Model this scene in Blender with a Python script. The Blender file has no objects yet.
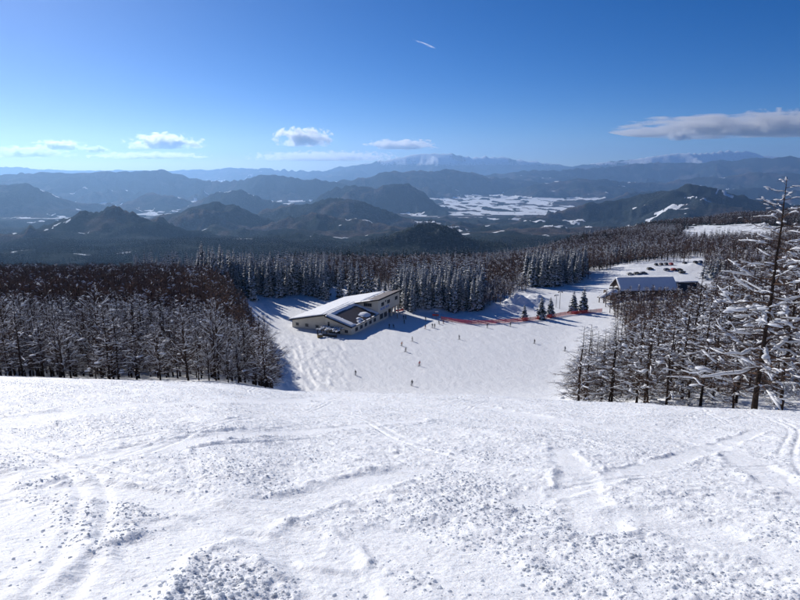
import bpy, bmesh, math, random
import numpy as np
from mathutils import Vector, Matrix
R = math.radians
sc = bpy.context.scene
col = sc.collection

# ------------------------------------------------------------------ camera
PITCH = R(12.7); FPX = 600.0
cam_d = bpy.data.cameras.new('camera'); cam = bpy.data.objects.new('camera', cam_d); col.objects.link(cam)
cam_d.sensor_width = 36.0; cam_d.lens = 36.0*FPX/800.0
cam_d.clip_start = 0.05; cam_d.clip_end = 200000.0
cam.location = (0, 0, 0); cam.rotation_euler = (math.pi/2-PITCH, 0, 0)
sc.camera = cam

# ------------------------------------------------------------------ world, sun, exposure
SUN_AZ = R(-38); SUN_EL = R(25.5)          # azimuth from +Y, positive to the right
w = bpy.data.worlds.new('World'); sc.world = w; w.use_nodes = True
nt = w.node_tree; nt.nodes.clear()
wo = nt.nodes.new('ShaderNodeOutputWorld'); bg = nt.nodes.new('ShaderNodeBackground')
sky = nt.nodes.new('ShaderNodeTexSky'); sky.sky_type = 'NISHITA'; sky.sun_disc = False
sky.sun_elevation = SUN_EL; sky.sun_rotation = SUN_AZ
sky.altitude = 2600; sky.air_density = 0.75; sky.dust_density = 1.2; sky.ozone_density = 5.0
bg.inputs[1].default_value = 0.076
hs = nt.nodes.new('ShaderNodeHueSaturation'); hs.inputs['Hue'].default_value = .509; hs.inputs['Saturation'].default_value = 1.28   # the whole sky alike: a clear, cold blue
nt.links.new(sky.outputs[0], hs.inputs['Color']); nt.links.new(hs.outputs[0], bg.inputs[0]); nt.links.new(bg.outputs[0], wo.inputs[0])
sun_d = bpy.data.lights.new('sun', 'SUN'); sun = bpy.data.objects.new('sun', sun_d); col.objects.link(sun)
sun_d.energy = 4.5; sun_d.angle = R(0.55); sun_d.color = (1.0, 0.95, 0.88)
L = Vector((math.sin(SUN_AZ)*math.cos(SUN_EL), math.cos(SUN_AZ)*math.cos(SUN_EL), math.sin(SUN_EL)))
sun.rotation_euler = (-L).to_track_quat('-Z', 'Y').to_euler()
vs = sc.view_settings
vs.view_transform = 'Standard'; vs.look = 'None'; vs.exposure = 0.17; vs.gamma = 1.0; vs.use_curve_mapping = False
sc.render.engine = 'CYCLES'
cy = sc.cycles
cy.use_denoising = True; cy.use_adaptive_sampling = True; cy.adaptive_threshold = .02
cy.max_bounces = 5; cy.diffuse_bounces = 2; cy.glossy_bounces = 2; cy.transmission_bounces = 2
cy.transparent_max_bounces = 4; cy.volume_bounces = 2; cy.volume_max_steps = 64
cy.caustics_reflective = False; cy.caustics_refractive = False; cy.sample_clamp_indirect = 6.0

# ------------------------------------------------------------------ helpers: pixel geometry used to lay the place out
cP, sP = math.cos(PITCH), math.sin(PITCH)
def TT(py): return np.tan(PITCH+np.arctan((np.asarray(py, float)-300)/FPX))
def W(px, py, Y):
    v = (300-py)/FPX; dy = cP+v*sP; dz = -sP+v*cP
    return np.array((Y*((px-400)/FPX)/dy, Y, Y*dz/dy))

# noise -------------------------------------------------------------
def _hash(ix, iy, seed):
    n = (ix.astype(np.int64)*374761393 + iy.astype(np.int64)*668265263 + seed*1442695041) & 0xffffffff
    n = ((n ^ (n >> 13))*1274126177) & 0xffffffff
    n = ((n ^ (n >> 16))*2246822519) & 0xffffffff
    return ((n ^ (n >> 15)) & 0xffffff)/float(0xffffff)
def vnoise(x, y, seed=0):
    x = np.asarray(x, float); y = np.asarray(y, float)
    ix = np.floor(x); iy = np.floor(y); fx = x-ix; fy = y-iy
    ux = fx*fx*fx*(fx*(fx*6-15)+10); uy = fy*fy*fy*(fy*(fy*6-15)+10)
    a = _hash(ix, iy, seed); b = _hash(ix+1, iy, seed); c = _hash(ix, iy+1, seed); d = _hash(ix+1, iy+1, seed)
    return a+(b-a)*ux+(c-a)*uy+(a-b-c+d)*ux*uy
def fbm(x, y, o=4, seed=0, gain=.5):
    s = 0; a = 1; t = 0; f = 1.0
    for k in range(o):
        s = s+a*vnoise(x*f+17.3*k, y*f-9.1*k, seed+k); t += a; a *= gain; f *= 2.03
    return s/t
def ridged(x, y, o=5, seed=0):
    s = 0; a = 1; t = 0; f = 1.0
    for k in range(o):
        s = s+a*(1-np.abs(2*vnoise(x*f+7.7*k, y*f+3.1*k, seed+k)-1)); t += a; a *= .5; f *= 2.07
    return s/t
def domes(x, y, cell, seed, dens=.7):
    """half-sunk rounded lumps, one per cell"""
    gx = x/cell; gy = y/cell; ix = np.floor(gx); iy = np.floor(gy); out = np.zeros_like(gx)
    for dx in (-1, 0, 1):
        for dy in (-1, 0, 1):
            cx = ix+dx; cyy = iy+dy
            h1 = _hash(cx, cyy, seed); h2 = _hash(cx, cyy, seed+1); h3 = _hash(cx, cyy, seed+2)
            r = np.where(h3 < dens, .18+.38*h3/dens, 0.0)
            d2 = (gx-cx-.5-(h1-.5)*.8)**2+(gy-cyy-.5-(h2-.5)*.8)**2
            out = np.maximum(out, np.sqrt(np.maximum(r*r-d2, 0)))
    return out*cell
def sstep(a, b, x):
    t = np.clip((x-a)/(b-a), 0, 1); return t*t*(3-2*t)

# ------------------------------------------------------------------ terrain
FLOOR = [(2000,-330),(3000,-400),(4000,-480),(6000,-620),(8500,-740),(10500,-885),(18000,-905),(45000,-930)]
LEFT = [(0,-1.65),(42,-15.9),(50,-18.9),(70,-26),(100,-32),(150,-39),(200,-46),(280,-57),(350,-70),(500,-112),(1000,-212),(1500,-272)]+FLOOR
CEN = [(0,-1.65),(44,-17.3),(54,-21.4),(72,-29.2),(140,-58.5),(155,-63.6),(168,-66.0),(190,-67.3),(250,-69),(300,-70),(350,-71.5),(450,-79),(600,-100),(800,-150),(1200,-250),(1500,-290)]+FLOOR
EDGE = [(0,-1.65),(44,-17.0),(54,-21),(72,-28),(110,-43),(150,-58),(175,-64),(200,-66.6),(250,-68.5),(300,-69.5),(350,-71),(450,-82),(600,-110),(1000,-205),(1500,-280)]+FLOOR
C48 = [(0,-1.65),(44,-17.3),(54,-21.4),(72,-29.2),(140,-58.5),(155,-63.6),(168,-66.2),(190,-67.4),(250,-69),(300,-70),(350,-72),(450,-80),(620,-101),(800,-150),(1200,-260),(1500,-300)]+FLOOR
C56 = [(0,-1.65),(40,-16),(54,-22.2),(72,-30),(140,-58.5),(155,-63.6),(168,-66.4),(190,-67.6),(250,-69),(300,-69.5),(340,-70),(400,-75),(600,-90),(750,-99),(950,-113),(1100,-150),(1500,-280)]+FLOOR
C64 = [(0,-1.65),(38,-15.4),(48,-20.2),(70,-28),(100,-37),(150,-50),(200,-61),(240,-66),(300,-67.5),(400,-66.5),(500,-74),(700,-88),(1000,-107),(1300,-128),(1500,-180)]+FLOOR
C72 = [(0,-1.65),(36,-14.9),(46,-19.4),(70,-26),(100,-32),(150,-43),(200,-54),(260,-64),(330,-67),(400,-66),(500,-70),(820,-93),(1100,-108),(1600,-129),(1800,-180)]+FLOOR
C80 = [(0,-1.65),(36,-15.0),(46,-19.6),(70,-26),(100,-31),(150,-42),(200,-52),(260,-60),(330,-65),(400,-66),(500,-69),(820,-92),(1100,-101),(1800,-118),(1950,-160),(2600,-370)]+FLOOR[1:]
COLS = [(-400,LEFT),(215,LEFT),(262,EDGE),(290,CEN),(400,CEN),(480,C48),(570,C56),(640,C64),(720,C72),(800,C80),(1200,C80)]
UMAX = math.asinh(45000/5.0); NU = 900; NS = 330
ug = np.linspace(0, UMAX, NU); Yg = 5*np.sinh(ug); sg = np.linspace(-400, 1200, NS)
tab = np.array([np.interp(Yg, [p[0] for p in c], [p[1] for p in c]) for _, c in COLS])
ker = np.exp(-.5*(np.arange(-14, 15)/4.5)**2); ker /= ker.sum()
lin = -1.65-.355*Yg
tab = np.array([np.convolve(np.pad(r-lin, 14, mode='edge'), ker, 'valid') for r in tab])+lin
S2 = np.empty((NS, NU))
for j in range(NU): S2[:, j] = np.interp(sg, [c[0] for c in COLS], tab[:, j])
k2 = np.exp(-.5*(np.arange(-6, 7)/2.2)**2); k2 /= k2.sum()
for j in range(NU): S2[:, j] = np.convolve(np.pad(S2[:, j], 6, mode='edge'), k2, 'valid')

RIDGES = [  # (distance, slope, spur size, [(px,py) crest points])
 (4500, .42, 700, [(-200,222),(-90,230),(0,234),(40,228),(65,220),(85,212),(110,207),(135,211),(160,222),(200,232),(240,240),(290,246)]),
 (3300, .30, 520, [(-220,236),(-100,240),(0,243),(45,240),(90,246),(150,248),(210,252),(260,258)]),
 (6200, .42, 700, [(-260,215),(-120,218),(-20,226),(30,232),(60,236)]),
 (9500, .42, 900, [(-60,212),(10,208),(60,209),(110,214)]),
 (5000, .40, 600, [(420,244),(470,240),(520,236),(560,240),(600,246)]),
 (7000, .40, 900, [(140,224),(175,210),(195,203),(212,198.5),(230,203),(250,211),(285,220)]),
 (7800, .46, 900, [(250,217),(280,204),(307,200.6),(348,199),(371,204),(395,214),(420,226)]),
 (5600, .42, 700, [(235,234),(262,228),(290,217),(311,212),(338,219),(365,221),(400,232)]),
 (4100, .38, 500, [(240,246),(270,236),(300,232),(335,241),(365,248)]),
 (2700, .48, 420, [(335,258),(355,250),(375,243),(402,231),(435,222.5),(449,226),(476,236),(497,246)]),
 (8000, .34, 1000, [(470,238),(495,230),(545,215),(580,205),(620,200),(640,194),(665,189),(690,184),(705,187),(730,193),(760,200),(800,205),(900,214)]),
 (6900, .36, 700, [(640,218),(670,206),(700,203),(740,206),(790,212)]),
 (17000, .40, 2400, [(-260,176),(-100,170),(0,175.7),(34,170.6),(67,172),(94,173),(108,170.6),(135,170),(162,169.6),(189,178),(209,180.7),(233,180.7),(260,174),(270,175.5),(300,178),(345,182)]),
 (19500, .40, 2600, [(310,186),(350,178),(385,171),(400,172),(430,171),(448,168.5),(470,173),(500,177),(530,181),(570,187)]),
 (11000, .38, 1700, [(-300,176),(-120,178),(-40,183),(24,184),(37,189),(57,197.6),(101,206)]),
 (13000, .40, 1600, [(112,207),(125,204),(152,191),(182,198),(205,206)]),
 (12000, .40, 1500, [(195,203),(216,192.5),(233,189),(263,196),(290,206)]),
 (12500, .55, 1400, [(285,206),(300,200),(334,189),(361,184),(385,185.5),(408,184),(425,192),(436,203)]),
 (26000, .34, 3600, [(430,184),(480,176),(520,171),(565,169),(604,167),(660,161.5),(702,162),(737,158),(779,156.6),(830,158),(1000,155)]),
 (19000, .34, 2600, [(510,189),(540,183),(580,178),(640,183),(700,178),(760,172),(830,175),(1000,168)]),
 (14500, .34, 2000, [(590,199),(620,195),(650,191),(720,188),(780,190),(850,184),(1000,180)]),
 (37000, .40, 5200, [(540,171),(560,168),(600,163),(640,157),(662,155),(680,153),(700,152),(720,150),(745,151.5),(760,150),(800,151),(900,148),(1050,150)]),
 (38500, .38, 5000, [(330,168),(380,161),(405,156.5),(420,154),(450,153),(470,156),(500,156),(540,162),(590,168)]),
 (36000, .30, 5000, [(-300,170),(-80,166),(40,168.5),(160,171),(240,168),(300,170),(360,170)]),
]
RW = [(D, k, sp, np.array([W(px, py, D*(1+.05*math.sin(px*.021+D))) for px, py in pts])) for D, k, sp, pts in RIDGES]

def H(x, y):
    """ground height of the place at (x, y)"""
    x = np.asarray(x, float); y = np.asarray(y, float)
    Yp = np.maximum(y, 0.0)
    s = np.clip(400+585.3*x/np.maximum(Yp, np.abs(x)/1.36+1e-6), -399.9, 1199.9)
    u = np.arcsinh(Yp/5.0)/UMAX*(NU-1.001); fs = (s+400)/1600*(NS-1)
    iu = u.astype(int); js = np.minimum(fs.astype(int), NS-2); du = u-iu; ds = fs-js
    z = (S2[js, iu]*(1-du)+S2[js, iu+1]*du)*(1-ds)+(S2[js+1, iu]*(1-du)+S2[js+1, iu+1]*du)*ds
    z = z+.30*np.maximum(-y, 0)
    r = np.hypot(x, y)
    z = z-.022*np.clip(x, -40, 40)*(1-sstep(50, 130, r))*sstep(2, 20, r)
    # broad rolls
    z = z+(fbm(x/22., y/22., 2, 5)-.5)*.5*sstep(4, 30, r)*(1-sstep(140, 170, r))
    z = z+(fbm(x/60., y/60., 3, 11)-.5)*5.0*sstep(180, 500, r)*(1-.8*sstep(255, 300, s)*(1-sstep(600, 680, s))*(1-sstep(300, 400, r)))
    far = r > 500
    if far.any():
        xf, yf, rf = x[far] if x.ndim else x, y[far] if y.ndim else y, r[far] if r.ndim else r
        zf = z[far]
        zf = zf+((ridged(xf/1100., yf/1100., 5, 31)-.78)*(90+230*sstep(3500, 6000, rf))+(fbm(xf/240., yf/240., 4, 33)-.5)*40)*sstep(1500, 3200, rf)*(1-sstep(8600, 9800, rf)*(1-.9*sstep(-5200, -7000, xf+0*yf)))
        wx = xf+(fbm(xf/1500., yf/1500., 3, 41)-.5)*700*sstep(1500, 5000, rf)
        wy = yf+(fbm(xf/1500., yf/1500., 3, 47)-.5)*700*sstep(1500, 5000, rf)
        for i, (D, k, sp, pl) in enumerate(RW):
            wmax = 1100/k+1500
            sel = (np.abs(rf*np.clip(yf/np.maximum(rf, 1), .3, 1)-D) < wmax+.1*D)
            if not sel.any(): continue
            px, py = xf[sel], yf[sel]; best = np.full(px.shape, 1e12); cz = np.zeros_like(px)
            for a, b in zip(pl[:-1], pl[1:]):
                ab = b[:2]-a[:2]; l2 = ab@ab
                t = np.clip(((px-a[0])*ab[0]+(py-a[1])*ab[1])/l2, 0, 1)
                d2 = (px-a[0]-t*ab[0])**2+(py-a[1]-t*ab[1])**2
                m = d2 < best; best = np.where(m, d2, best); cz = np.where(m, a[2]+t*(b[2]-a[2]), cz)
            dist = np.sqrt(best)
            rn = ridged(wx[sel]/sp, wy[sel]/sp, 6, 60+i*7)
            fall = k*dist*(1.45-1.05*rn)+k*sp*.08*(1-np.exp(-dist/(.25*sp)))
            zr = cz-fall+(rn-.70)*sp*.26*(1-np.exp(-dist/(.30*sp)))+(fbm(px/(sp*.09), py/(sp*.09), 3, i)-.5)*sp*.026+(ridged(px/(sp*.45), py/(sp*.45), 4, 300+i)-.62)*min(sp*.12, 170)
            zz = zf[sel]; kk = 18.0+D*.002
            zf[sel] = np.where(np.abs(zr-zz) < 6*kk, np.logaddexp(zr/kk, zz/kk)*kk, np.maximum(zr, zz))
        z = z.copy() if hasattr(z, 'copy') else z
        z[far] = zf
    return z
def H1(x, y): return float(H(np.array([float(x)]), np.array([float(y)]))[0])

# ------------------------------------------------------------------ node and mesh helpers
def new_mat(name):
    m = bpy.data.materials.new(name); m.use_nodes = True
    n = m.node_tree; bs = n.nodes['Principled BSDF']; bs.inputs['Diffuse Roughness'].default_value = 0.0; return m, n, bs
def nd(n, typ, **kw):
    x = n.nodes.new(typ)
    for k, v in kw.items():
        if k[0] == '_': x.inputs[int(k[1:])].default_value = v
        else: setattr(x, k, v)
    return x
def ramp(n, fac, stops):
    r = n.nodes.new('ShaderNodeValToRGB'); e = r.color_ramp.elements
    while len(e) < len(stops): e.new(.5)
    for q, (p, c) in zip(e, stops):
        q.position = p; q.color = (c, c, c, 1) if isinstance(c, (int, float)) else (*c, 1)
    n.links.new(fac, r.inputs[0]); return r.outputs[0]
def noise(n, vec, scale, detail=3, rough=.5, dist=0):
    t = nd(n, 'ShaderNodeTexNoise'); t.inputs['Scale'].default_value = scale; t.inputs['Detail'].default_value = detail
    t.inputs['Roughness'].default_value = rough; t.inputs['Distortion'].default_value = dist
    n.links.new(vec, t.inputs['Vector']); return t.outputs['Fac']
def mixc(n, fac, a, b):
    m = n.nodes.new('ShaderNodeMix'); m.data_type = 'RGBA'
    for i, v in ((0, fac), (6, a), (7, b)):
        if isinstance(v, bpy.types.NodeSocket): n.links.new(v, m.inputs[i])
        else: m.inputs[i].default_value = v if i == 0 else (*v, 1)
    return m.outputs[2]
def math_(n, op, a, b=None):
    m = n.nodes.new('ShaderNodeMath'); m.operation = op
    for i, v in ((0, a), (1, b)):
        if v is None: continue
        if isinstance(v, bpy.types.NodeSocket): n.links.new(v, m.inputs[i])
        else: m.inputs[i].default_value = v
    return m.outputs[0]
def simple(name, c, rough=.7, c2=None, scale=3.0, metal=0, spec=.3):
    m, n, b = new_mat(name)
    b.inputs['Roughness'].default_value = rough; b.inputs['Metallic'].default_value = metal
    b.inputs['Specular IOR Level'].default_value = spec
    g = nd(n, 'ShaderNodeNewGeometry')
    f = noise(n, g.outputs['Position'], scale, 4)
    c2 = c2 or tuple(v*.7 for v in c)
    n.links.new(mixc(n, ramp(n, f, [(.35, 0.), (.65, 1.)]), c, c2), b.inputs['Base Color'])
    return m

def grid_mesh(name, V, nr, nc, mat, attrs=None):
    """V: (nr*nc,3) row-major"""
    me = bpy.data.meshes.new(name); nv = nr*nc
    me.vertices.add(nv); me.vertices.foreach_set('co', V.astype(np.float32).ravel())
    i = np.arange(nr-1)[:, None]*nc+np.arange(nc-1)[None, :]
    q = np.stack([i, i+1, i+nc+1, i+nc], -1).reshape(-1, 4)
    me.loops.add(q.size); me.loops.foreach_set('vertex_index', q.ravel().astype(np.int32))
    me.polygons.add(len(q)); me.polygons.foreach_set('loop_start', (np.arange(len(q))*4).astype(np.int32))
    me.polygons.foreach_set('use_smooth', np.ones(len(q), bool))
    me.update(calc_edges=True)
    for k, v in (attrs or {}).items():
        a = me.attributes.new(k, 'FLOAT', 'POINT'); a.data.foreach_set('value', v.astype(np.float32))
    me.materials.append(mat)
    o = bpy.data.objects.new(name, me); col.objects.link(o); return o

class MB:
    """collects shapes and links them as one mesh object"""
    def __init__(s): s.v = []; s.f = []; s.m = []; s.n = 0
    def add(s, verts, faces, mi=0):
        s.v.append(np.asarray(verts, float).reshape(-1, 3)); k = s.n
        for f in faces: s.f.append(tuple(i+k for i in f)); s.m.append(mi)
        s.n += len(s.v[-1])
    def box(s, x0, x1, y0, y1, z0, z1, mi=0):
        s.add([(x0,y0,z0),(x1,y0,z0),(x1,y1,z0),(x0,y1,z0),(x0,y0,z1),(x1,y0,z1),(x1,y1,z1),(x0,y1,z1)],
              [(0,3,2,1),(4,5,6,7),(0,1,5,4),(1,2,6,5),(2,3,7,6),(3,0,4,7)], mi)
    def prism(s, poly, d, mi=0):
        """poly: list of 3D points (a flat polygon), extruded by vector d"""
        p = np.array(poly, float); n = len(p)
        s.add(np.vstack([p, p+np.array(d)]), [tuple(range(n-1, -1, -1)), tuple(range(n, 2*n))]+[(i, (i+1) % n, n+(i+1) % n, n+i) for i in range(n)], mi)
    def tube(s, pts, rad, sides=4, mi=0, flat=(1., 1.), caps=True):
        pts = np.asarray(pts, float); n = len(pts); rad = np.broadcast_to(np.asarray(rad, float), (n,))
        d = np.gradient(pts, axis=0); d /= np.linalg.norm(d, axis=1)[:, None]+1e-9
        up = np.where(np.abs(d[:, 2:3]) > .92, np.array([[1., 0, 0]]), np.array([[0, 0, 1.]]))
        a = np.cross(d, up); a /= np.linalg.norm(a, axis=1)[:, None]+1e-9; b = np.cross(a, d)
        th = np.arange(sides)*2*math.pi/sides
        V = pts[:, None]+rad[:, None, None]*(np.cos(th)[None, :, None]*a[:, None]*flat[0]+np.sin(th)[None, :, None]*b[:, None]*flat[1])
        F = [(i*sides+j, i*sides+(j+1) % sides, (i+1)*sides+(j+1) % sides, (i+1)*sides+j) for i in range(n-1) for j in range(sides)]
        if caps: F += [tuple(range(sides-1, -1, -1)), tuple((n-1)*sides+j for j in range(sides))]
        s.add(V.reshape(-1, 3), F, mi)
    def mesh(s, name, mats, smooth=False):
        me = bpy.data.meshes.new(name)
        me.from_pydata(np.vstack(s.v).tolist(), [], s.f)
        for m in (mats if isinstance(mats, (list, tuple)) else [mats]): me.materials.append(m)
        me.polygons.foreach_set('material_index', s.m)
        if smooth: me.polygons.foreach_set('use_smooth', [True]*len(s.f))
        me.update(); return me
    def build(s, name, mats, parent=None, smooth=False):
        return link(name, s.mesh(name, mats, smooth), parent)
def link(name, me, parent=None):
    o = bpy.data.objects.new(name, me); col.objects.link(o)
    if parent: o.parent = parent
    return o
def tag(o, label=None, cat=None, group=None, kind=None):
    if label: o['label'] = label
    if cat: o['category'] = cat
    if group: o['group'] = group
    if kind: o['kind'] = kind
    return o
def empty(name, loc, rz=0, scale=1.0):
    o = bpy.data.objects.new(name, None); col.objects.link(o); o.empty_display_size = .2
    o.location = loc; o.rotation_euler = (0, 0, rz); o.scale = (scale,)*3 if isinstance(scale, (int, float)) else scale
    return o
ICO_V, ICO_F = None, None
def ico(sub=1):
    b = bmesh.new(); bmesh.ops.create_icosphere(b, subdivisions=sub, radius=1); b.verts.index_update()
    v = np.array([q.co[:] for q in b.verts]); f = [tuple(q.index for q in p.verts) for p in b.faces]; b.free(); return v, f
ICO1 = ico(1); ICO2 = ico(2)
def lump(mb, c, dirv, size, rng, mi=0, src=None):
    """a soft snow lump: length, width, height along a direction, lightly deformed"""
    v, f = src or ICO2
    dv = np.array([dirv[0], dirv[1], 0.0]); n = np.linalg.norm(dv); dv = dv/n if n > 1e-6 else np.array([1., 0, 0])
    sd = np.array([-dv[1], dv[0], 0])
    ph = rng.uniform(0, 6, 3)
    k = 1+.28*np.sin(v[:, 0]*3+ph[0])*np.cos(v[:, 1]*3.3+ph[1])+.16*np.sin(v[:, 2]*4+ph[2])
    z = v[:, 2]*k; z = np.where(z < 0, z*.35, z)
    slope = .45*float(np.clip(dirv[2]/(n+1e-6), -.6, .6))
    P = np.array(c)+(v[:, 0]*k*size[0])[:, None]*dv+(v[:, 1]*k*size[1])[:, None]*sd
    P[:, 2] += z*size[2]+v[:, 0]*k*size[0]*slope
    mb.add(P, f, mi)

# ------------------------------------------------------------------ materials
def snow_mat(name, s1, s2, b1, b2, sss=0):
    m, n, b = new_mat(name)
    g = nd(n, 'ShaderNodeNewGeometry'); p = g.outputs['Position']
    f = noise(n, p, s1*.13, 4)
    n.links.new(mixc(n, f, (.80, .825, .86), (.88, .89, .905)), b.inputs['Base Color'])
    b.inputs['Roughness'].default_value = .62; b.inputs['Specular IOR Level'].default_value = .25
    if sss:
        b.inputs['Subsurface Weight'].default_value = 1.0; b.inputs['Subsurface Radius'].default_value = (.9, .95, 1.0); b.inputs['Subsurface Scale'].default_value = sss
    h1 = noise(n, p, s1, 4, .6); h2 = noise(n, p, s2, 3, .6)
    bu = nd(n, 'ShaderNodeBump'); bu.inputs['Strength'].default_value = b1; bu.inputs['Distance'].default_value = .5/s1
    bu2 = nd(n, 'ShaderNodeBump'); bu2.inputs['Strength'].default_value = b2; bu2.inputs['Distance'].default_value = .5/s2
    n.links.new(h1, bu.inputs['Height']); n.links.new(h2, bu2.inputs['Height'])
    n.links.new(bu.outputs[0], bu2.inputs['Normal']); n.links.new(bu2.outputs[0], b.inputs['Normal'])
    return m
M_SNOW = snow_mat('snow_near', 14, 60, .8, .7, .03)
M_PISTE = snow_mat('snow_piste', 1.6, 6.0, .6, .7)
def soft_snow(name, c, c2, scale, tr):
    m = simple(name, c, .65, c2, scale, 0, .2); n = m.node_tree; b = n.nodes['Principled BSDF']
    out = n.nodes['Material Output']; t = nd(n, 'ShaderNodeBsdfTranslucent'); t.inputs[0].default_value = (.80, .84, .90, 1); mx = nd(n, 'ShaderNodeMixShader'); mx.inputs[0].default_value = tr
    n.links.new(b.outputs[0], mx.inputs[1]); n.links.new(t.outputs[0], mx.inputs[2]); n.links.new(mx.outputs[0], out.inputs[0]); return m
M_TSNOW = soft_snow('snow_on_trees', (.86, .88, .92), (.78, .80, .84), 4.0, .18)
M_RSNOW = simple('snow_on_roofs', (.86, .88, .91), .65, (.82, .84, .88), .8, 0, .2)
M_BARK = simple('bark_brown', (.040, .030, .026), .9, (.022, .017, .015), 6.0, 0, 0.0)
M_TWIG = simple('twig_brown', (.115, .078, .06), .9, (.07, .048, .04), 1.0, 0, 0.0)
M_TWIGR = simple('twig_reddish', (.20, .135, .108), .9, (.125, .088, .074), .3, 0, 0.0)
M_FIR = simple('conifer_green', (.022, .036, .026), .8, (.012, .021, .016), 1.5, 0, 0.0)

def terrain_mat():
    m, n, b = new_mat('forested_terrain')
    g = nd(n, 'ShaderNodeNewGeometry'); p = g.outputs['Position']
    at = nd(n, 'ShaderNodeAttribute', attribute_name='snow').outputs['Fac']
    cn = nd(n, 'ShaderNodeAttribute', attribute_name='conifer').outputs['Fac']
    big = noise(n, p, .0016, 5, .6); mid = noise(n, p, .012, 5, .65); fine = noise(n, p, .06, 4, .7)
    c1 = mixc(n, ramp(n, mid, [(.3, 0.), (.7, 1.)]), (.048, .039, .036), (.115, .092, .083))
    c2 = mixc(n, ramp(n, mid, [(.3, 0.), (.7, 1.)]), (.013, .020, .020), (.030, .038, .036))
    cf = math_(n, 'ADD', math_(n, 'MULTIPLY', cn, .55), big)
    c = mixc(n, ramp(n, cf, [(.44, 0.), (.60, 1.)]), c1, c2)
    # snow lying between the bare trees
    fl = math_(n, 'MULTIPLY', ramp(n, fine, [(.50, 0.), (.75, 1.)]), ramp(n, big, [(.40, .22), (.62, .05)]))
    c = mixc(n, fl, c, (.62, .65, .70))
    sn = math_(n, 'ADD', at, math_(n, 'MULTIPLY', math_(n, 'SUBTRACT', mid, .5), .9))
    c = mixc(n, ramp(n, sn, [(.44, 0.), (.56, 1.)]), c, (.80, .83, .87))
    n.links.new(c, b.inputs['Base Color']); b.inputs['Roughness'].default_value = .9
    b.inputs['Specular IOR Level'].default_value = 0.0; b.inputs['Roughness'].default_value = 1.0
    bu = nd(n, 'ShaderNodeBump'); bu.inputs['Strength'].default_value = .8; bu.inputs['Distance'].default_value = 14
    n.links.new(math_(n, 'ADD', mid, math_(n, 'MULTIPLY', fine, .4)), bu.inputs['Height']); n.links.new(bu.outputs[0], b.inputs['Normal'])
    return m
M_TERR = terrain_mat()

# ------------------------------------------------------------------ the ground
def azimuths(n, half):
    a = np.linspace(-half, half, n); st = 6.0
    out = np.arange(half+st, 360-half, st)
    return np.radians(np.concatenate([a, out, [360-half]]))
def ground_hit(px, py):
    """march the view ray to the ground: used only to lay out tracks and small things"""
    Yv = np.geomspace(2.0, 900, 1500); p = W(px, py, 1.0)
    d = Yv*p[2]-H(Yv*p[0], Yv)
    i = int(np.argmax(d < 0)) if (d < 0).any() else len(Yv)-1
    Y = Yv[i]; return np.array((Y*p[0], Y))
def gh_far(px, py, ymin):
    Yv = np.geomspace(ymin, 1500, 1500); p = W(px, py, 1.0)
    d = Yv*p[2]-H(Yv*p[0], Yv)
    i = int(np.argmax(d < 0)) if (d < 0).any() else len(Yv)-1
    Y = Yv[i]; return np.array((Y*p[0], Y))

# ski tracks through the choppy snow (centre lines on the ground, half width)
TRACKS = [([(-30,480),(0,515),(28,550),(62,604),(90,640)], .42), ([(80,612),(145,557),(215,524),(300,500),(420,470)], .40),
 ([(60,490),(110,492),(200,506),(280,530),(325,557),(345,605)], .34), ([(-10,482),(75,466),(165,447),(280,433),(420,420)], .5),
 ([(480,407),(600,427),(700,440),(820,452)], .6), ([(700,440),(740,455),(770,478),(830,500)], .38), ([(380,540),(450,560),(510,592),(560,640)], .5),
 ([(560,450),(575,470),(580,490),(600,530)], .3), ([(0,425),(120,405),(210,402),(330,396)], .7),
 ([(650,520),(720,545),(800,560)], .4), ([(420,600),(300,560),(240,535),(170,525)], .3), ([(520,500),(640,470),(760,430)], .3)]
TR = []
for pts, hw in TRACKS:
    g = np.array([ground_hit(px, min(py, 640)) for px, py in pts])
    t = np.linspace(0, len(g)-1, 60); ii = np.arange(len(g))
    xs = np.interp(t, ii, g[:, 0]); ys = np.interp(t, ii, g[:, 1])
    kk = np.ones(17)/17
    xs = np.convolve(np.pad(xs, 8, mode='reflect', reflect_type='odd'), kk, 'valid'); ys = np.convolve(np.pad(ys, 8, mode='reflect', reflect_type='odd'), kk, 'valid')
    TR.append((np.stack([xs, ys], 1), hw))
def track_field(x, y):
    """signed trough depth and smoothness from the nearest track"""
    smooth = np.zeros_like(x); dep = np.zeros_like(x)
    for k, (pl, hw) in enumerate(TR):
        lo = pl.min(0)-1.5; hi = pl.max(0)+1.5
        m = (x > lo[0])&(x < hi[0])&(y > lo[1])&(y < hi[1])
        if not m.any(): continue
        px, py = x[m], y[m]; best = np.full(px.shape, 1e9)
        for a, b in zip(pl[:-1:2], pl[2::2]):
            ab = b-a; l2 = ab@ab+1e-9
            t = np.clip(((px-a[0])*ab[0]+(py-a[1])*ab[1])/l2, 0, 1)
            best = np.minimum(best, (px-a[0]-t*ab[0])**2+(py-a[1]-t*ab[1])**2)
        d = np.sqrt(best)/hw*(1+.9*(fbm(px*1.6, py*1.6, 3, 90+k)-.5))
        s = 1-sstep(.55, 1.25, d)
        smooth[m] = np.maximum(smooth[m], s)
        dep[m] += -.020*s*min(1, hw/.3)+.030*np.exp(-((d-1.15)/.25)**2)*np.clip(2*vnoise(px*1.7, py*1.7, 7+k)-.6, 0, 1)
    return smooth, dep
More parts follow.
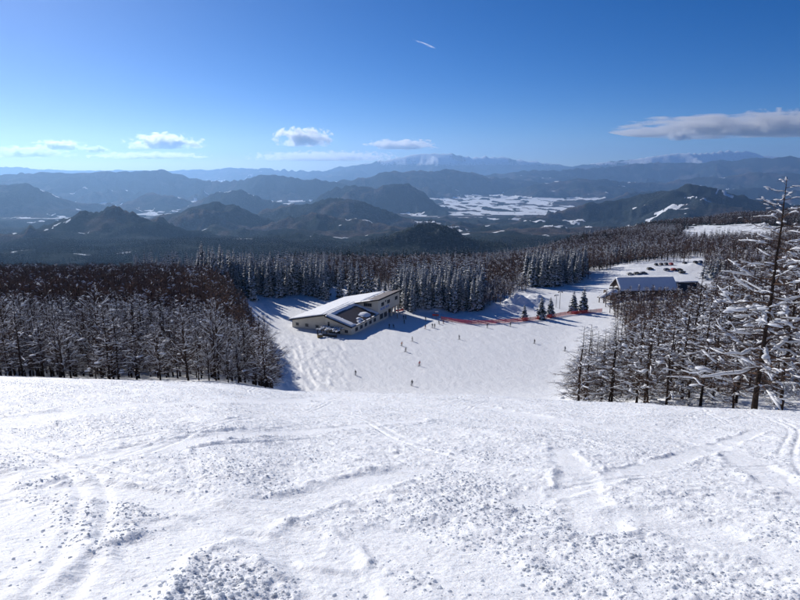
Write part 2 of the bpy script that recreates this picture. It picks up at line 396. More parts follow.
# thin paired ski lines: long turns down the slope and a few traverses
_rg = np.random.default_rng(12); LINES = []
for k in range(28):
    x0 = _rg.uniform(-16, 16); hd = _rg.normal(0, .55) if k % 3 else _rg.choice((-1, 1))*_rg.uniform(1.0, 1.4); am = _rg.uniform(.2, 1.0); wl = _rg.uniform(11, 26); ph = _rg.uniform(0, 6.28); y0 = _rg.uniform(0, 9) if k % 3 else _rg.uniform(4, 22)
    t = np.linspace(0, 46, 140)
    cxx = x0+t*math.sin(hd)*.8+am*np.sin(t*6.283/wl+ph)*(abs(hd) < 1); cyy = y0+t*math.cos(hd)+(.5*np.sin(t*.3+ph))
    tg = np.gradient(np.stack([cxx, cyy], 1), axis=0); tg /= np.linalg.norm(tg, axis=1)[:, None]
    for sd in (-.14, .14): LINES.append((np.stack([cxx-sd*tg[:, 1], cyy+sd*tg[:, 0]], 1), _rg.uniform(.03, .055), _rg.uniform(.5, 1)))
def line_field(x, y):
    dep = np.zeros_like(x); sm = np.zeros_like(x); r = np.hypot(x, y); near = (r < 45)&(y > 0); xn, yn = x[near], y[near]; dn = np.zeros_like(xn); sn_ = np.zeros_like(xn)
    for pl, hw, st in LINES:
        # each line is close to a function of its own axis: look distances up on a coarse bin grid
        for a, b in zip(pl[:-1:3], pl[3::3]):
            m = (xn > min(a[0], b[0])-.25)&(xn < max(a[0], b[0])+.25)&(yn > min(a[1], b[1])-.25)&(yn < max(a[1], b[1])+.25)
            if not m.any(): continue
            px, py = xn[m], yn[m]; ab = b-a
            t = ((px-a[0])*ab[0]+(py-a[1])*ab[1])/(ab@ab); ok = (t >= 0)&(t < 1)
            d = np.abs((px-a[0])*ab[1]-(py-a[1])*ab[0])/math.sqrt(ab@ab)
            g = np.where(ok, -.015*st*np.exp(-(d/hw)**2)+.006*st*np.exp(-((d-2*hw)/hw)**2), 0)
            dn[m] += g; sn_[m] = np.maximum(sn_[m], np.where(ok, .8*np.exp(-(d/(1.6*hw))**2), 0))
    dep[near] = dn; sm[near] = sn_; return sm, dep
def chop_mask(x, y):
    return sstep(.30, .68, fbm(x/1.5+.2*y, y/2.6, 4, 21)+.16*(fbm(x/9., y/9., 2, 23)-.5))

def near_slope():
    az = azimuths(960, 42.5); r = np.concatenate([[.02, .8, 1.5, 2.1], np.geomspace(2.5, 62, 500), np.linspace(64, 92, 10)])
    Rr, A = np.meshgrid(r, az, indexing='ij'); x = (Rr*np.sin(A)).ravel(); y = (Rr*np.cos(A)).ravel()
    z = H(x, y)
    front = (np.cos(A).ravel() > .70)
    sm, dep = track_field(x, y); s2_, d2_ = line_field(x, y); sm = np.maximum(sm, s2_); dep = dep+d2_; ch = chop_mask(x, y)*(1-sm)
    lf = Rr.ravel()
    fade = 1.0
    wav = (fbm(x/.8, y/.8+.3*x, 4, 3)-.5)*.085+(fbm(x/3.6, y/5., 3, 8)-.5)*.21
    # sliding side-slip ripples
    rip = (ridged(x*.9+y*.35, y*2.6-x*.5, 3, 15)-.6)*.05
    lumpy = domes(x, y, .065, 51, .8)*.8+domes(x+.03, y, .11, 61, .45)*.65+domes(x, y, .22, 71, .16)*.5
    lumpy2 = domes(x, y, .075, 81, .35)*.5+domes(x, y, .15, 83, .10)*.4
    z = z+(wav*(1-.55*sm)+rip*(1-.6*sm)*.8+dep+lumpy*ch*.40+lumpy2*(1-sm)*(1-ch)*.8+(fbm(x/.13, y/.16, 3, 19)-.5)*.035*(1-.65*sm)+(ridged(x/.5+y/1.1, y/.7, 3, 29)-.6)*.035*(1-.7*sm))*fade
    z = np.where(lf < 2.0, H(x, y)-.05, z)
    V = np.stack([x, y, z], 1)
    o = grid_mesh('snow_slope', V, len(r), len(az), M_SNOW); tag(o, 'churned white piste snow in the foreground', kind='structure')
    return o
near_slope()

def piste_relief(x, y):
    r = np.hypot(x, y)
    s = 400+585.3*x/np.maximum(y, 1.0)
    on = (s > 262)&(s < 640)
    z = (fbm(x/1.6+.5*y/1.6, y/4., 3, 101)-.5)*.32+(ridged(x/5.+y/9., y/14., 4, 103)-.6)*.35
    # choppy ungroomed bank below the lodge
    bank = sstep(-10, -26, x+.10*(y-190))*sstep(145, 175, y)*(1-sstep(215, 245, y))*sstep(-95, -60, x)
    z = z*(.55+.5*bank)+bank*(.3+(ridged(x/2.4+y/9., y/6.+x/9., 4, 107)-.5)*.95)+(ridged(x/1.1+y/2.6, y/3.2-x/4., 3, 109)-.6)*.16
    # snow heaps behind the net
    for hx, hy, hr, hh in HEAPS:
        d = np.hypot((x-hx)/hr, (y-hy)/(hr*.8))
        z = z+hh*np.exp(-(d**2)*1.6)*(.25+1.5*fbm(x/5., y/5., 5, 120))
    return z
HEAPS = []
for px, py, hr, hh in ((520,307,9,4.2),(534,303,9,4.0),(506,311,11,3.2),(412,312,9,2.0),(500,300,10,3),(433,313,8,1.8),(702,272,10,3.0),(630,270,12,2.0)):
    g = W(px, py, 70/float(TT(py))); HEAPS.append((g[0], g[1]+3, hr, hh))

def mid_ground():
    az = azimuths(720, 46); r = np.concatenate([np.geomspace(84, 150, 40), np.geomspace(151, 340, 190), np.geomspace(342, 620, 60)])
    Rr, A = np.meshgrid(r, az, indexing='ij'); x = (Rr*np.sin(A)).ravel(); y = (Rr*np.cos(A)).ravel()
    z = H(x, y); rr = Rr.ravel()
    z = z+piste_relief(x, y)*sstep(95, 140, rr)*(1-sstep(420, 560, rr))
    z = z-(1-sstep(84, 96, rr))*1.2-sstep(560, 620, rr)*2.0
    o = grid_mesh('lower_piste', np.stack([x, y, z], 1), len(r), len(az), M_PISTE); tag(o, kind='structure')
    return o
mid_ground()
def HB(x, y):
    x = np.atleast_1d(np.asarray(x, float)); y = np.atleast_1d(np.asarray(y, float)); rr = np.hypot(x, y)
    return H(x, y)+piste_relief(x, y)*sstep(95, 140, rr)*(1-sstep(420, 560, rr))
def HB1(x, y): return float(HB(x, y)[0])

def field_d(x, y, c, ax, ay):
    u = np.array(c[:2])/np.hypot(c[0], c[1]); dx, dy = x-c[0], y-c[1]
    return np.hypot((dx*u[1]-dy*u[0])/ax, (dx*u[0]+dy*u[1])/ay)
FIELDS = [  # clearings and snow fields: px, py, half width px, half height px, distance guess
 (80,216,34,3.5,8700),(30,217,14,2,8700),(320,239,18,1.4,4300),(262,243,8,1.6,3900),(245,247,14,2,3600),(105,251,30,1.5,2700),(20,246,20,2.5,2900),
 (742,231,52,8,860),(700,228,22,4,900),(662,206,7,1.5,7000),(674,203,9,1.6,7000),(686,200,8,1.7,7050),(698,202,10,1.4,7000),(711,204,9,1.3,7000),(724,205,8,1.2,7050),(691,196,6,1.2,7300),(707,198,7,1.0,7300),(738,206,9,1.0,7100),(652,209,6,1.0,6950),(650,195,6,1.2,7700),(575,212,6,1.2,7700),(725,199,8,1.0,7600),(680,208,7,1.0,6850),
 (560,238,18,2,1050),(600,232,22,1.5,1250),(640,221,10,1.4,1450),(770,216,30,3,1500),(520,192,16,1.6,16500),(600,183,12,1.4,16000),(730,178,14,1.3,17500),(760,186,22,1.5,14000),(690,181,9,1.3,17500)]
def far_ground():
    az = azimuths(820, 46); r = np.concatenate([np.geomspace(575, 3000, 120), np.geomspace(3030, 44500, 290)])
    Rr, A = np.meshgrid(r, az, indexing='ij'); x = (Rr*np.sin(A)).ravel(); y = (Rr*np.cos(A)).ravel(); rr = Rr.ravel()
    z = H(x, y)
    zz = z.reshape(Rr.shape)
    sl = np.abs(np.gradient(zz, axis=0)/np.gradient(Rr, axis=0)).ravel()
    snow = np.zeros_like(x)
    plain = (1-sstep(-882, -862, z))*sstep(8600, 9600, rr)
    pat = fbm(x/260., y/700., 4, 201)
    cellv = _hash(np.floor(x/170.+.3*y/400.), np.floor(y/400.), 55); cell2 = _hash(np.floor(x/420.), np.floor(y/900.), 57)
    snow = np.maximum(snow, plain*sstep(.34, .46, pat)*np.where((cellv < .2)|(cell2 < .12), .30, .95))
    flat = (1-sstep(.05, .16, sl))*sstep(3900, 4600, rr)*(1-sstep(-420, -300, z))
    snow = np.maximum(snow, flat*sstep(.60, .70, fbm(x/330., y/330., 3, 205))*.75)
    for px, py, hw, hh, Y in FIELDS:
        c = W(px, py, Y); ax = hw/FPX*Y; ay = max(hh/FPX*Y/(.22 if Y > 5000 or Y < 2000 else .4), ax*.25, (330 if Y < 1000 else 170) if Y < 1700 else 0)
        d = field_d(x, y, c, ax, ay)+(fbm(x/(ax*.30), y/(ax*.30), 4, int(px))-.5)*(1.1 if Y < 5000 else 1.7)
        snow = np.maximum(snow, 1-sstep(.75, 1.0, d))
    hi = .62*sstep(32000, 34500, rr)*sstep(-350, 150, z)
    snow = np.maximum(snow, hi*sstep(.30, .55, ridged(x/1800., y/1800., 4, 77)))
    con = sstep(.45, .62, fbm(x/700., y/700., 4, 211))*.8
    con = np.where((rr < 4600)&(x < 900), np.maximum(con, .7), con)
    z = z+sstep(575, 640, rr)*0-(1-sstep(575, 600, rr))*1.0
    o = grid_mesh('valley_terrain', np.stack([x, y, z], 1), len(r), len(az), M_TERR, {'snow': snow, 'conifer': con}); tag(o, kind='structure')
    return o
far_ground()
# ------------------------------------------------------------------ trees: prototype meshes
def unit(v): return v/(np.linalg.norm(v)+1e-9)
def larch_parts(seed, h, nb, twigs, snow, style, base=.16, spread=.26):
    """bare larch: straight stem, tiers of long level boughs with side twigs, snow lying on them. returns three MBs"""
    rng = np.random.default_rng(seed); tr, br, sn = MB(), MB(), MB()
    sway = rng.normal(0, .012*h, (2,)); n = 11
    ts = np.linspace(0, 1, n); r0 = .0095*h+.02
    P = np.stack([sway[0]*np.sin(ts*2.6)+rng.normal(0, .004*h, n)*(ts > 0), sway[1]*np.sin(ts*2.1+1)+rng.normal(0, .004*h, n)*(ts > 0), ts*h-.6*(ts == 0)], 1)
    rad = r0*(1-ts)**.85+.012; rad[0] *= 1.35
    tr.tube(P, rad, 7)
    def stem(t): return np.array([np.interp(t, ts, P[:, i]) for i in range(3)])
    az = rng.uniform(0, 6.28)
    for b in range(nb):
        t = base+(1-base)*((b+rng.uniform(0, .9))/nb)**.92
        if t > .985: continue
        az += 2.4+rng.normal(0, .5)
        Lb = h*spread*((1-t)**.75)*(rng.uniform(.55, 1.15))*(1-.45*math.exp(-(t-base)*16))+.25
        el = {'level': rng.normal(R(1)+t*R(13), R(8)), 'up': rng.normal(R(30)+t*R(16), R(16))}[style]
        m = 6; q = np.linspace(0, 1, m)
        d = np.array((math.cos(az), math.sin(az)))
        curve = rng.normal(0, .18); sag = rng.uniform(-.10, .12) if style == 'level' else rng.uniform(-.05, .14)
        rr = q*Lb
        B = np.zeros((m, 3)); side = np.array((-d[1], d[0]))
        B[:, :2] = stem(t)[:2]+rr[:, None]*math.cos(el)*d+(q**2*Lb*curve)[:, None]*side
        B[:, 2] = stem(t)[2]+rr*math.sin(el)-sag*Lb*np.sin(q*math.pi)+sag*Lb*.9*q**2
        B[1:] += rng.normal(0, .018*Lb, (m-1, 3))
        rb = max(.010, .014*Lb+.006)*(1-.8*q)
        br.tube(B, rb, 4)
        # snow lying along the bough
        def snowy(C, w0, pr):
            if rng.random() > pr: return
            lo = rng.uniform(0, .5); hi = min(1, lo+rng.uniform(.35, .8)); k = 5
            tt = np.linspace(lo, hi, k); D = np.array([[np.interp(a, np.linspace(0, 1, len(C)), C[:, i]) for i in range(3)] for a in tt])
            ww = w0*np.array([.25, 1, rng.uniform(.6, 1.2), rng.uniform(.6, 1.1), .25])
            D[:, 2] += ww*.55
            sn.tube(D, ww, 5, 0, (1.0, .75))
        snowy(B, max(.028, .020*Lb+.012)*snow['w'], snow['bough'])
        nt_ = max(3, int(twigs*Lb))
        for j in range(nt_):
            a = .18+.82*(j+rng.random())/nt_
            c = np.array([np.interp(a, q, B[:, i]) for i in range(3)])
            sgn = 1 if (j % 2) else -1
            tl = Lb*(.16+.30*(1-a))*rng.uniform(.6, 1.25)+.10
            ang = az+curve*2*a+sgn*rng.uniform(.6, 1.25); ev = rng.normal(-.10 if style == 'level' else .25, .28)
            k = 4; qq = np.linspace(0, 1, k)
            C = c+np.stack([qq*tl*math.cos(ang)*math.cos(ev), qq*tl*math.sin(ang)*math.cos(ev), qq*tl*math.sin(ev)+.10*tl*qq**2], 1)
            C[1:] += rng.normal(0, .05*tl, (k-1, 3))
            br.tube(C, max(.0055, .009*tl+.003)*(1-.65*qq), 3, 0, (1, 1), False)
            snowy(C, (.016+.022*tl)*snow['w'], snow['twig'])
            for e in range(2 if tl > .35 else 1):
                c2 = C[1+e]; an2 = ang+rng.choice((-1, 1))*rng.uniform(.5, 1.1); l2 = tl*rng.uniform(.3, .6)
                Q = c2+np.outer(np.linspace(0, 1, 3), np.array((math.cos(an2)*l2, math.sin(an2)*l2, rng.normal(.05, .25)*l2)))
                br.tube(Q, np.array((.006, .005, .003)), 3, 0, (1, 1), False)
            if rng.random() < snow['lump']:
                s0 = rng.uniform(.10, .24)*snow['lw']*(.5+Lb/3.0)
                lump(sn, C[2]+np.array((0, 0, .03)), C[3]-C[0], (s0*rng.uniform(1.1, 2.1), s0, s0*rng.uniform(.45, .75)), rng)
        if rng.random() < snow['pad']:
            c_ = rng.uniform(.45, .9)
            for e in range(rng.integers(2, 6)):
                s0 = rng.uniform(.10, .24)*snow['lw']*(.4+Lb/3.2); a = np.clip(c_+rng.normal(0, .16), .2, 1)
                cc = np.array([np.interp(a, q, B[:, k_]) for k_ in range(3)])+np.array((rng.normal(0, .12), rng.normal(0, .12), .03))
                lump(sn, cc, B[5]-B[2]+rng.normal(0, .25, 3)*Lb*.3, (s0*rng.uniform(1.0, 2.0), s0*rng.uniform(.7, 1.1), s0*rng.uniform(.32, .6)), rng)
    return tr, br, sn
def fir_parts(seed, h, levels, per, snowp, wid=.17):
    rng = np.random.default_rng(seed); tr, br, sn = MB(), MB(), MB()
    tr.tube([(0,0,-.6),(0,0,h*.5),(0,0,h*.98)], [.012*h+.05, .008*h+.03, .01], 6)
    for k in range(levels):
        t = .07+.92*(k+rng.uniform(0, .6))/levels
        Lm = h*wid*(1-t)**.8+.18
        for j in range(per):
            az = 6.283*(j+rng.uniform(-.4, .4))/per+k*1.1; Lb = Lm*rng.uniform(.6, 1.2)
            dr = rng.uniform(.25, .65)-.35*t
            d = np.array((math.cos(az), math.sin(az), 0)); sd = np.array((-d[1], d[0], 0)); z0 = t*h
            w0 = Lb*rng.uniform(.26, .42)
            rows = []
            for q, wf in ((.06, .25), (.40, 1.0), (.75, .8), (1.0, .10)):
                c = d*Lb*q; zz = z0-dr*Lb*q**1.4+rng.normal(0, .03*Lb)
                rows.append((c-sd*w0*wf+np.array((0, 0, zz-.40*w0*wf*2)), c+np.array((0, 0, zz)), c+sd*w0*wf+np.array((0, 0, zz-.40*w0*wf*2))))
            V = [p for r in rows for p in r]
            F = [(i*3+a, i*3+a+1, (i+1)*3+a+1, (i+1)*3+a) for i in range(3) for a in (0, 1)]
            br.add(V, F)
            # ragged hanging side sprays
            for e in range(4):
                q = rng.uniform(.3, .95); s_ = rng.choice((-1, 1)); c = d*Lb*q+sd*s_*w0*.6+np.array((0, 0, z0-dr*Lb*q**1.4-.3*w0))
                tip = c+d*Lb*.16+sd*s_*w0*rng.uniform(.3, .9)+np.array((0, 0, -Lb*rng.uniform(.10, .32)))
                br.add([c-d*Lb*.07, c+d*Lb*.09, tip], [(0, 1, 2)])
            if rng.random() < snowp:
                q0 = rng.uniform(.15, .45); q1 = min(1.04, q0+rng.uniform(.4, .8)); ww = w0*rng.uniform(.75, 1.2); pts = []
                for q, wf in ((q0, .3), ((q0+q1)/2, 1.0), (q1, .25)):
                    c = d*Lb*q; zz = z0-dr*Lb*q**1.4+.04+.03*Lb
                    pts += [c-sd*ww*wf+np.array((0, 0, zz-.40*ww*wf*2-.02)), c+np.array((0, 0, zz+.05*Lb*wf)), c+sd*ww*wf+np.array((0, 0, zz-.40*ww*wf*2-.02))]
                sn.add(pts, [(i*3+a, i*3+a+1, (i+1)*3+a+1, (i+1)*3+a) for i in range(2) for a in (0, 1)])
    lump(sn, (0, 0, h*.975), (1, 0, 0), (.12, .12, .25), rng, 0, ICO1)
    return tr, br, sn
def proto(parts, mats, name):
    return [(nm, p.mesh(nm, m, nm == 'snow')) for nm, p, m in zip(('trunk', 'crown', 'snow'), parts, mats) if p.n]
def merged(parts, mats, name):
    mb = MB()
    for i, p in enumerate(parts):
        if p.n: mb.add(np.vstack(p.v), p.f, i)
    return mb.mesh(name, mats)
def plant(pro, name, loc, rz, scale, label, cat, group=None):
    e = empty(name, loc, rz, scale); tag(e, label, cat, group)
    for nm, me in pro:
        c = link(nm, me, e)
        if nm != 'trunk': c['kind'] = 'stuff'
    return e
LM = (M_BARK, M_TWIG, M_TSNOW); FM = (M_BARK, M_FIR, M_TSNOW)
SN_BIG = dict(w=1.3, bough=.8, twig=.28, lump=.05, pad=.5, lw=.66)
SN_MED = dict(w=1.2, bough=.6, twig=.16, lump=.03, pad=.14, lw=.75)
SN_LINE = dict(w=.85, bough=.75, twig=.22, lump=.015, pad=.05, lw=.7)
print('building tree meshes')
L_HERO = [proto(larch_parts(1, 17, 72, 4.6, SN_BIG, 'level', .12, .48), LM, 'h'), proto(larch_parts(2, 15, 70, 4.6, SN_BIG, 'level', .14, .42), LM, 'h')]
L_RIGHT = [proto(larch_parts(10+i, 9, 56, 5.6, SN_MED, 'level', .08, .40), LM, 'r') for i in range(5)]
L_LEFT = [proto(larch_parts(20+i, 10, 58, 6.4, SN_LINE, 'level' if i % 3 == 0 else 'up', .12, .42), LM, 'l') for i in range(6)]
F_NEAR = [proto(fir_parts(30+i, 20, 34, 7, 1.0, (.12, .135, .15, .13, .16)[i]), FM, 'f') for i in range(5)]
F_YOUNG = [proto(fir_parts(36+i, 8, 20, 7, .85, .26), FM, 'y') for i in range(2)]

# simpler trees for the far woods (instanced as one mass)
def bare_far(seed, h, n, snowf, mats):
    rng = np.random.default_rng(seed); tr, br, sn = MB(), MB(), MB()
    tr.tube([(0,0,-.5),(0,0,h*.6),(0,0,h)], [.02*h, .012*h, .01], 4)
    for j in range(n):
        t = rng.uniform(.22, .97); az = rng.uniform(0, 6.28); l = h*.30*(1-t)**.6*rng.uniform(.5, 1.1)+.4; el = rng.uniform(.0, .8)
        d = np.array((math.cos(az)*math.cos(el), math.sin(az)*math.cos(el), math.sin(el)))
        a = np.array((0, 0, t*h)); sd = unit(np.cross(d, (0, 0, 1)))
        w_ = rng.uniform(.05, .13)
        br.add([a-sd*w_*.5, a+sd*w_*.5, a+d*l*.6+sd*w_+np.array((0, 0, .08*l)), a+d*l, a+d*l*.6-sd*w_], [(0, 1, 2, 3, 4)])
        for e in range(3):
            c = a+d*l*rng.uniform(.3, .9); v = unit(d+rng.normal(0, .7, 3))*l*rng.uniform(.3, .5)
            br.add([c-sd*.05, c+sd*.05, c+v], [(0, 1, 2)])
        if rng.random() < snowf:
            c = a+d*l*.55+np.array((0, 0, .15)); s0 = rng.uniform(.2, .5)
            sn.add([c-sd*s0*.5, c+d*s0*1.5, c+sd*s0*.5, c-d*s0*1.5+np.array((0, 0, -.1)), c+np.array((0, 0, s0*.5))], [(0, 4, 3), (1, 4, 0), (2, 4, 1), (3, 4, 2)])
    return merged((tr, br, sn), mats, 'bare_tree')
LMR = (M_BARK, M_TWIGR, M_TSNOW)
B_BROWN = [bare_far(40+i, 11, 60, .06, LMR) for i in range(4)]
B_FROST = [bare_far(50+i, 11, 52, .42, LMR) for i in range(4)]
F_FAR = [merged(fir_parts(60+i, 18, 17, 6, .97, .15), FM, 'fir') for i in range(3)]
F_DARK = [merged(fir_parts(66+i, 16, 9, 5, .08, .17), FM, 'fir') for i in range(3)]

def scatter(name, label, pts, scl, meshes, seed=0):
    """one mass of trees: points carry scale, turn and kind; geometry nodes instance the meshes"""
    rng = np.random.default_rng(seed); n = len(pts)
    me = bpy.data.meshes.new(name+'_points'); me.vertices.add(n); me.vertices.foreach_set('co', np.asarray(pts, np.float32).ravel())
    for k, v, ty in (('scl', scl, 'FLOAT'), ('turn', rng.uniform(0, 6.28, n), 'FLOAT'), ('pick', rng.integers(0, len(meshes), n), 'INT')):
        a = me.attributes.new(k, ty, 'POINT'); a.data.foreach_set('value', np.asarray(v, np.float32 if ty == 'FLOAT' else np.int32))
    o = link(name, me)
    pc = bpy.data.collections.new(name+'_kinds')
    for i, m in enumerate(meshes): pc.objects.link(bpy.data.objects.new('%s_kind_%d' % (name, i), m))
    ng = bpy.data.node_groups.new(name, 'GeometryNodeTree')
    ng.interface.new_socket('Geometry', in_out='INPUT', socket_type='NodeSocketGeometry')
    ng.interface.new_socket('Geometry', in_out='OUTPUT', socket_type='NodeSocketGeometry')
    gi = ng.nodes.new('NodeGroupInput'); go = ng.nodes.new('NodeGroupOutput')
    ci = ng.nodes.new('GeometryNodeCollectionInfo'); ci.inputs['Collection'].default_value = pc
    ci.inputs['Separate Children'].default_value = True; ci.inputs['Reset Children'].default_value = True
    ip = ng.nodes.new('GeometryNodeInstanceOnPoints'); ip.inputs['Pick Instance'].default_value = True
    def na(k, ty):
        x = ng.nodes.new('GeometryNodeInputNamedAttribute'); x.data_type = ty; x.inputs['Name'].default_value = k
        return next(s for s in x.outputs if s.enabled and s.name == 'Attribute')
    cx = ng.nodes.new('ShaderNodeCombineXYZ'); ng.links.new(na('turn', 'FLOAT'), cx.inputs[2])
    e2r = ng.nodes.new('FunctionNodeEulerToRotation'); ng.links.new(cx.outputs[0], e2r.inputs[0])
    ng.links.new(gi.outputs[0], ip.inputs['Points']); ng.links.new(ci.outputs[0], ip.inputs['Instance'])
    ng.links.new(na('pick', 'INT'), ip.inputs['Instance Index']); ng.links.new(e2r.outputs[0], ip.inputs['Rotation'])
    ng.links.new(na('scl', 'FLOAT'), ip.inputs['Scale'])
    ng.links.new(ip.outputs[0], go.inputs[0])
    md = o.modifiers.new('scatter', 'NODES'); md.node_group = ng
    tag(o, label, kind='stuff'); return o

# ------------------------------------------------------------------ trees standing in view
rng = np.random.default_rng(4)
def s_of(x, y): return 400+585.3*x/max(y, 1e-6)
def jit(n, cell, x0, x1, y0, y1, rng):
    xs = np.arange(x0, x1, cell); ys = np.arange(y0, y1, cell); X, Y = np.meshgrid(xs, ys)
    X = X.ravel()+rng.uniform(-.42, .42, X.size)*cell; Y = Y.ravel()+rng.uniform(-.42, .42, Y.size)*cell
    return X, Y

# the two big larches by the piste edge on the right
def hero(px, pyb, Y, pro, h0, h, rz, label):
    p = W(px, pyb, Y); z = H1(p[0], p[1])
    plant(pro, 'larch_tree', (p[0], p[1], z-.1), rz, h/h0, label, 'tree')
hero(757, 403, 41.0, L_HERO[0], 17, 17.0, .4, 'tallest larch with thick snow pads, right of the piste edge')
hero(780, 403, 44.5, L_HERO[1], 15, 14.0, 2.0, 'second tall larch close behind the tallest, nearest the right frame edge')
hero(735, 400, 53, L_RIGHT[0], 9, 10.5, 1.0, 'slim snow-laden larch just left of the tallest larch')
hero(587, 392, 63, L_RIGHT[1], 9, 9.6, .2, 'lone bare larch with wide twigs at the left end of the right wood')
hero(638, 395, 57, L_RIGHT[2], 9, 9.8, 2.2, 'dark-stemmed larch, left one of a close pair at the right wood edge')
hero(650, 396, 52, L_RIGHT[3], 9, 8.6, 3.3, 'dark-stemmed larch, right one of a close pair at the right wood edge')
hero(668, 398, 51, L_RIGHT[4], 9, 8.9, 4.1, 'leaning thin larch in the middle of the right wood edge')
hero(700, 399, 50, L_RIGHT[1], 9, 9.6, 5.0, 'straight larch between the leaning larch and the slim snow-laden larch')
hero(611, 393, 60, L_RIGHT[4], 9, 8.4, 5.4, 'short bare larch next in from the left end of the right wood')
hero(262, 381, 62, L_LEFT[0], 10, 8.2, 1.2, 'bare larch at the right end of the left wood, beside the open piste')

# right wood
X, Y = jit(0, 4.3, 6, 150, 47, 175, rng)
n = 0
order = np.argsort(Y)
for i in order:
    x, y = X[i], Y[i]; s = s_of(x, y)
    lim = 578+ (14 if y > 70 else 6) + max(0, (y-80)*.55)
    if s < lim or s > 845 or n >= 125: continue
    if y < 58 and rng.random() < .35: continue
    hh = rng.uniform(6, 11) if s < 690 else rng.uniform(6.5, 12.0)
    if y > 72: hh = rng.uniform(8.5, 12.5) if s < 690 else rng.uniform(10, 15)
    pr = L_RIGHT[rng.integers(5)]
    plant(pr, 'larch_tree', (x, y, H1(x, y)-.1), rng.uniform(0, 6.28), hh/9, 'bare larch with snow on its boughs inside the right-hand wood', 'tree', 'trees of the wood right of the piste'); n += 1
RN = n
# left wood
X, Y = jit(0, 2.35, -175, -8, 52, 190, rng)
order = np.argsort(Y); n = 0
for i in order:
    x, y = X[i], Y[i]; s = s_of(x, y)
    if s > 269 or s < -45 or n >= 290-RN: continue
    hh = rng.uniform(5.5, 10.0)*(1-.12*sstep(120, 250, s))
    if y < 57: hh = rng.uniform(3.5, 8)*(1-.2*sstep(120, 250, s))
    if rng.random() < .12: continue
    plant(L_LEFT[rng.integers(6)], 'larch_tree', (x, y, H1(x, y)-.1), rng.uniform(0, 6.28), hh/10, 'bare tree with snow-lined branches in the wood left of the piste', 'tree', 'trees of the wood left of the piste'); n += 1
    ylast = y
print('left wood', n, 'to y', ylast, 'right', RN)

# the rest of the left wood, brown tops going down the far side
def area(cell, x0, x1, y0, y1, keep, seed):
    rg = np.random.default_rng(seed); X, Y = jit(0, cell, x0, x1, y0, y1, rg)
    S = 400+585.3*X/np.maximum(Y, 1); k = keep(X, Y, S); X, Y, S = X[k], Y[k], S[k]
    return X, Y, S, rg
SX0, SX1 = -70, 880
X, Y, S, rg = area(2.5, -120, 0, ylast-1, 118, lambda x, y, s: (s > SX0)&(s < 268), 6)
L_LEFTM = []
for i in range(4): L_LEFTM.append(merged(larch_parts(20+i, 10, 44, 5.0, SN_LINE, 'level' if i % 3 == 0 else 'up', .12, .42), LM, 'larch'))
scatter('bare_wood', 'deeper part of the snow-lined wood left of the piste', np.stack([X, Y, H(X, Y)-.2], 1), rg.uniform(.6, 1.05, len(X))*(1-.1*sstep(120, 250, S)), L_LEFTM, 7)
X, Y, S, rg = area(3.1, -330, 0, 116, 330, lambda x, y, s: (s > SX0)&(s < 268-.10*np.maximum(0, y-150)-25*sstep(200, 260, y)), 5)
scatter('bare_wood', 'brown bare treetops behind the wood left of the piste', np.stack([X, Y, H(X, Y)-.2], 1), rg.uniform(.7, 1.15, len(X)), B_BROWN+B_BROWN[:3]+B_FROST[:1], 1)
# ------------------------------------------------------------------ conifer belts
quota = {'left': 135, 'centre': 90, 'right': 70}
texts = {'left': ('snow-laden conifer in the dense belt behind and left of the lodge', 'conifers of the left belt'),
         'centre': ('snow-laden conifer in the belt between the lodge and the red net', 'conifers of the middle belt'),
         'right': ('snow-laden conifer in the dark block above the shaded road', 'conifers of the right block')}
LOT = lambda x, y, s: (s > 606)&(s < 700)&(y > 294)&(y < 420)
road_px = [(520,300),(545,294),(575,287),(605,277),(630,268),(660,262)]
ROADP = np.array([gh_far(px, py, 200) for px, py in road_px])
def road_d(x, y):
    best = np.full(np.shape(x), 1e9)
    for a, b in zip(ROADP[:-1], ROADP[1:]):
        ab = b-a; t = np.clip(((x-a[0])*ab[0]+(y-a[1])*ab[1])/(ab@ab), 0, 1)
        best = np.minimum(best, np.hypot(x-a[0]-t*ab[0], y-a[1]-t*ab[1]))
    return best
belt_rest = []
for key, cell, box, keep in (
    ('left', 4.3, (-170, -20, 280, 372), lambda x, y, s: (s > 138)&(s < 326)&(y > np.where(s < 255, 292, 318)+7*np.sin(s*.11))&((s > 190)|(y > 320))),
    ('centre', 4.2, (-40, 45, 272, 345), lambda x, y, s: (s > 338)&(s < 484)&(y > np.where(s < 398, 312, 280+.03*(s-398)))&~((s < 398)&((y < 315)|(y > 321)))),
    ('right', 4.6, (60, 125, 335, 410), lambda x, y, s: (s > 524)&(s < 588+9*np.sin(y*.16))&(y > 345+.30*(s-524)*1.0))):
    X, Y, S, rg = area(cell, *box, keep, 11+len(key))
    d = road_d(X, Y); ok = (d > 9)|(key != 'right'); X, Y, S = X[ok], Y[ok], S[ok]
    o_ = np.argsort(Y); q = quota[key]
    for i in o_[:q]:
        hh = (rg.uniform(13, 24) if S[i] > 200 else rg.uniform(11, 17)) if key == 'left' else (rg.uniform(14, 24) if key == 'right' else (rg.uniform(13, 22) if S[i] > 400 else rg.uniform(9, 14)))
        if key == 'centre' and S[i] > 465: hh *= .8
        plant(F_NEAR[rg.integers(5)], 'conifer_tree', (X[i], Y[i], HB1(X[i], Y[i])-.2), rg.uniform(0, 6.28), hh/20, texts[key][0], 'tree', texts[key][1])
    for i in o_[q:]: belt_rest.append((X[i], Y[i], HB1(X[i], Y[i])-.2, rg.uniform(.85, 1.25)))
b_ = np.array(belt_rest)
scatter('conifer_wood', 'snowy conifers deeper inside the belts behind the lodge', b_[:, :3], b_[:, 3], F_FAR, 2)

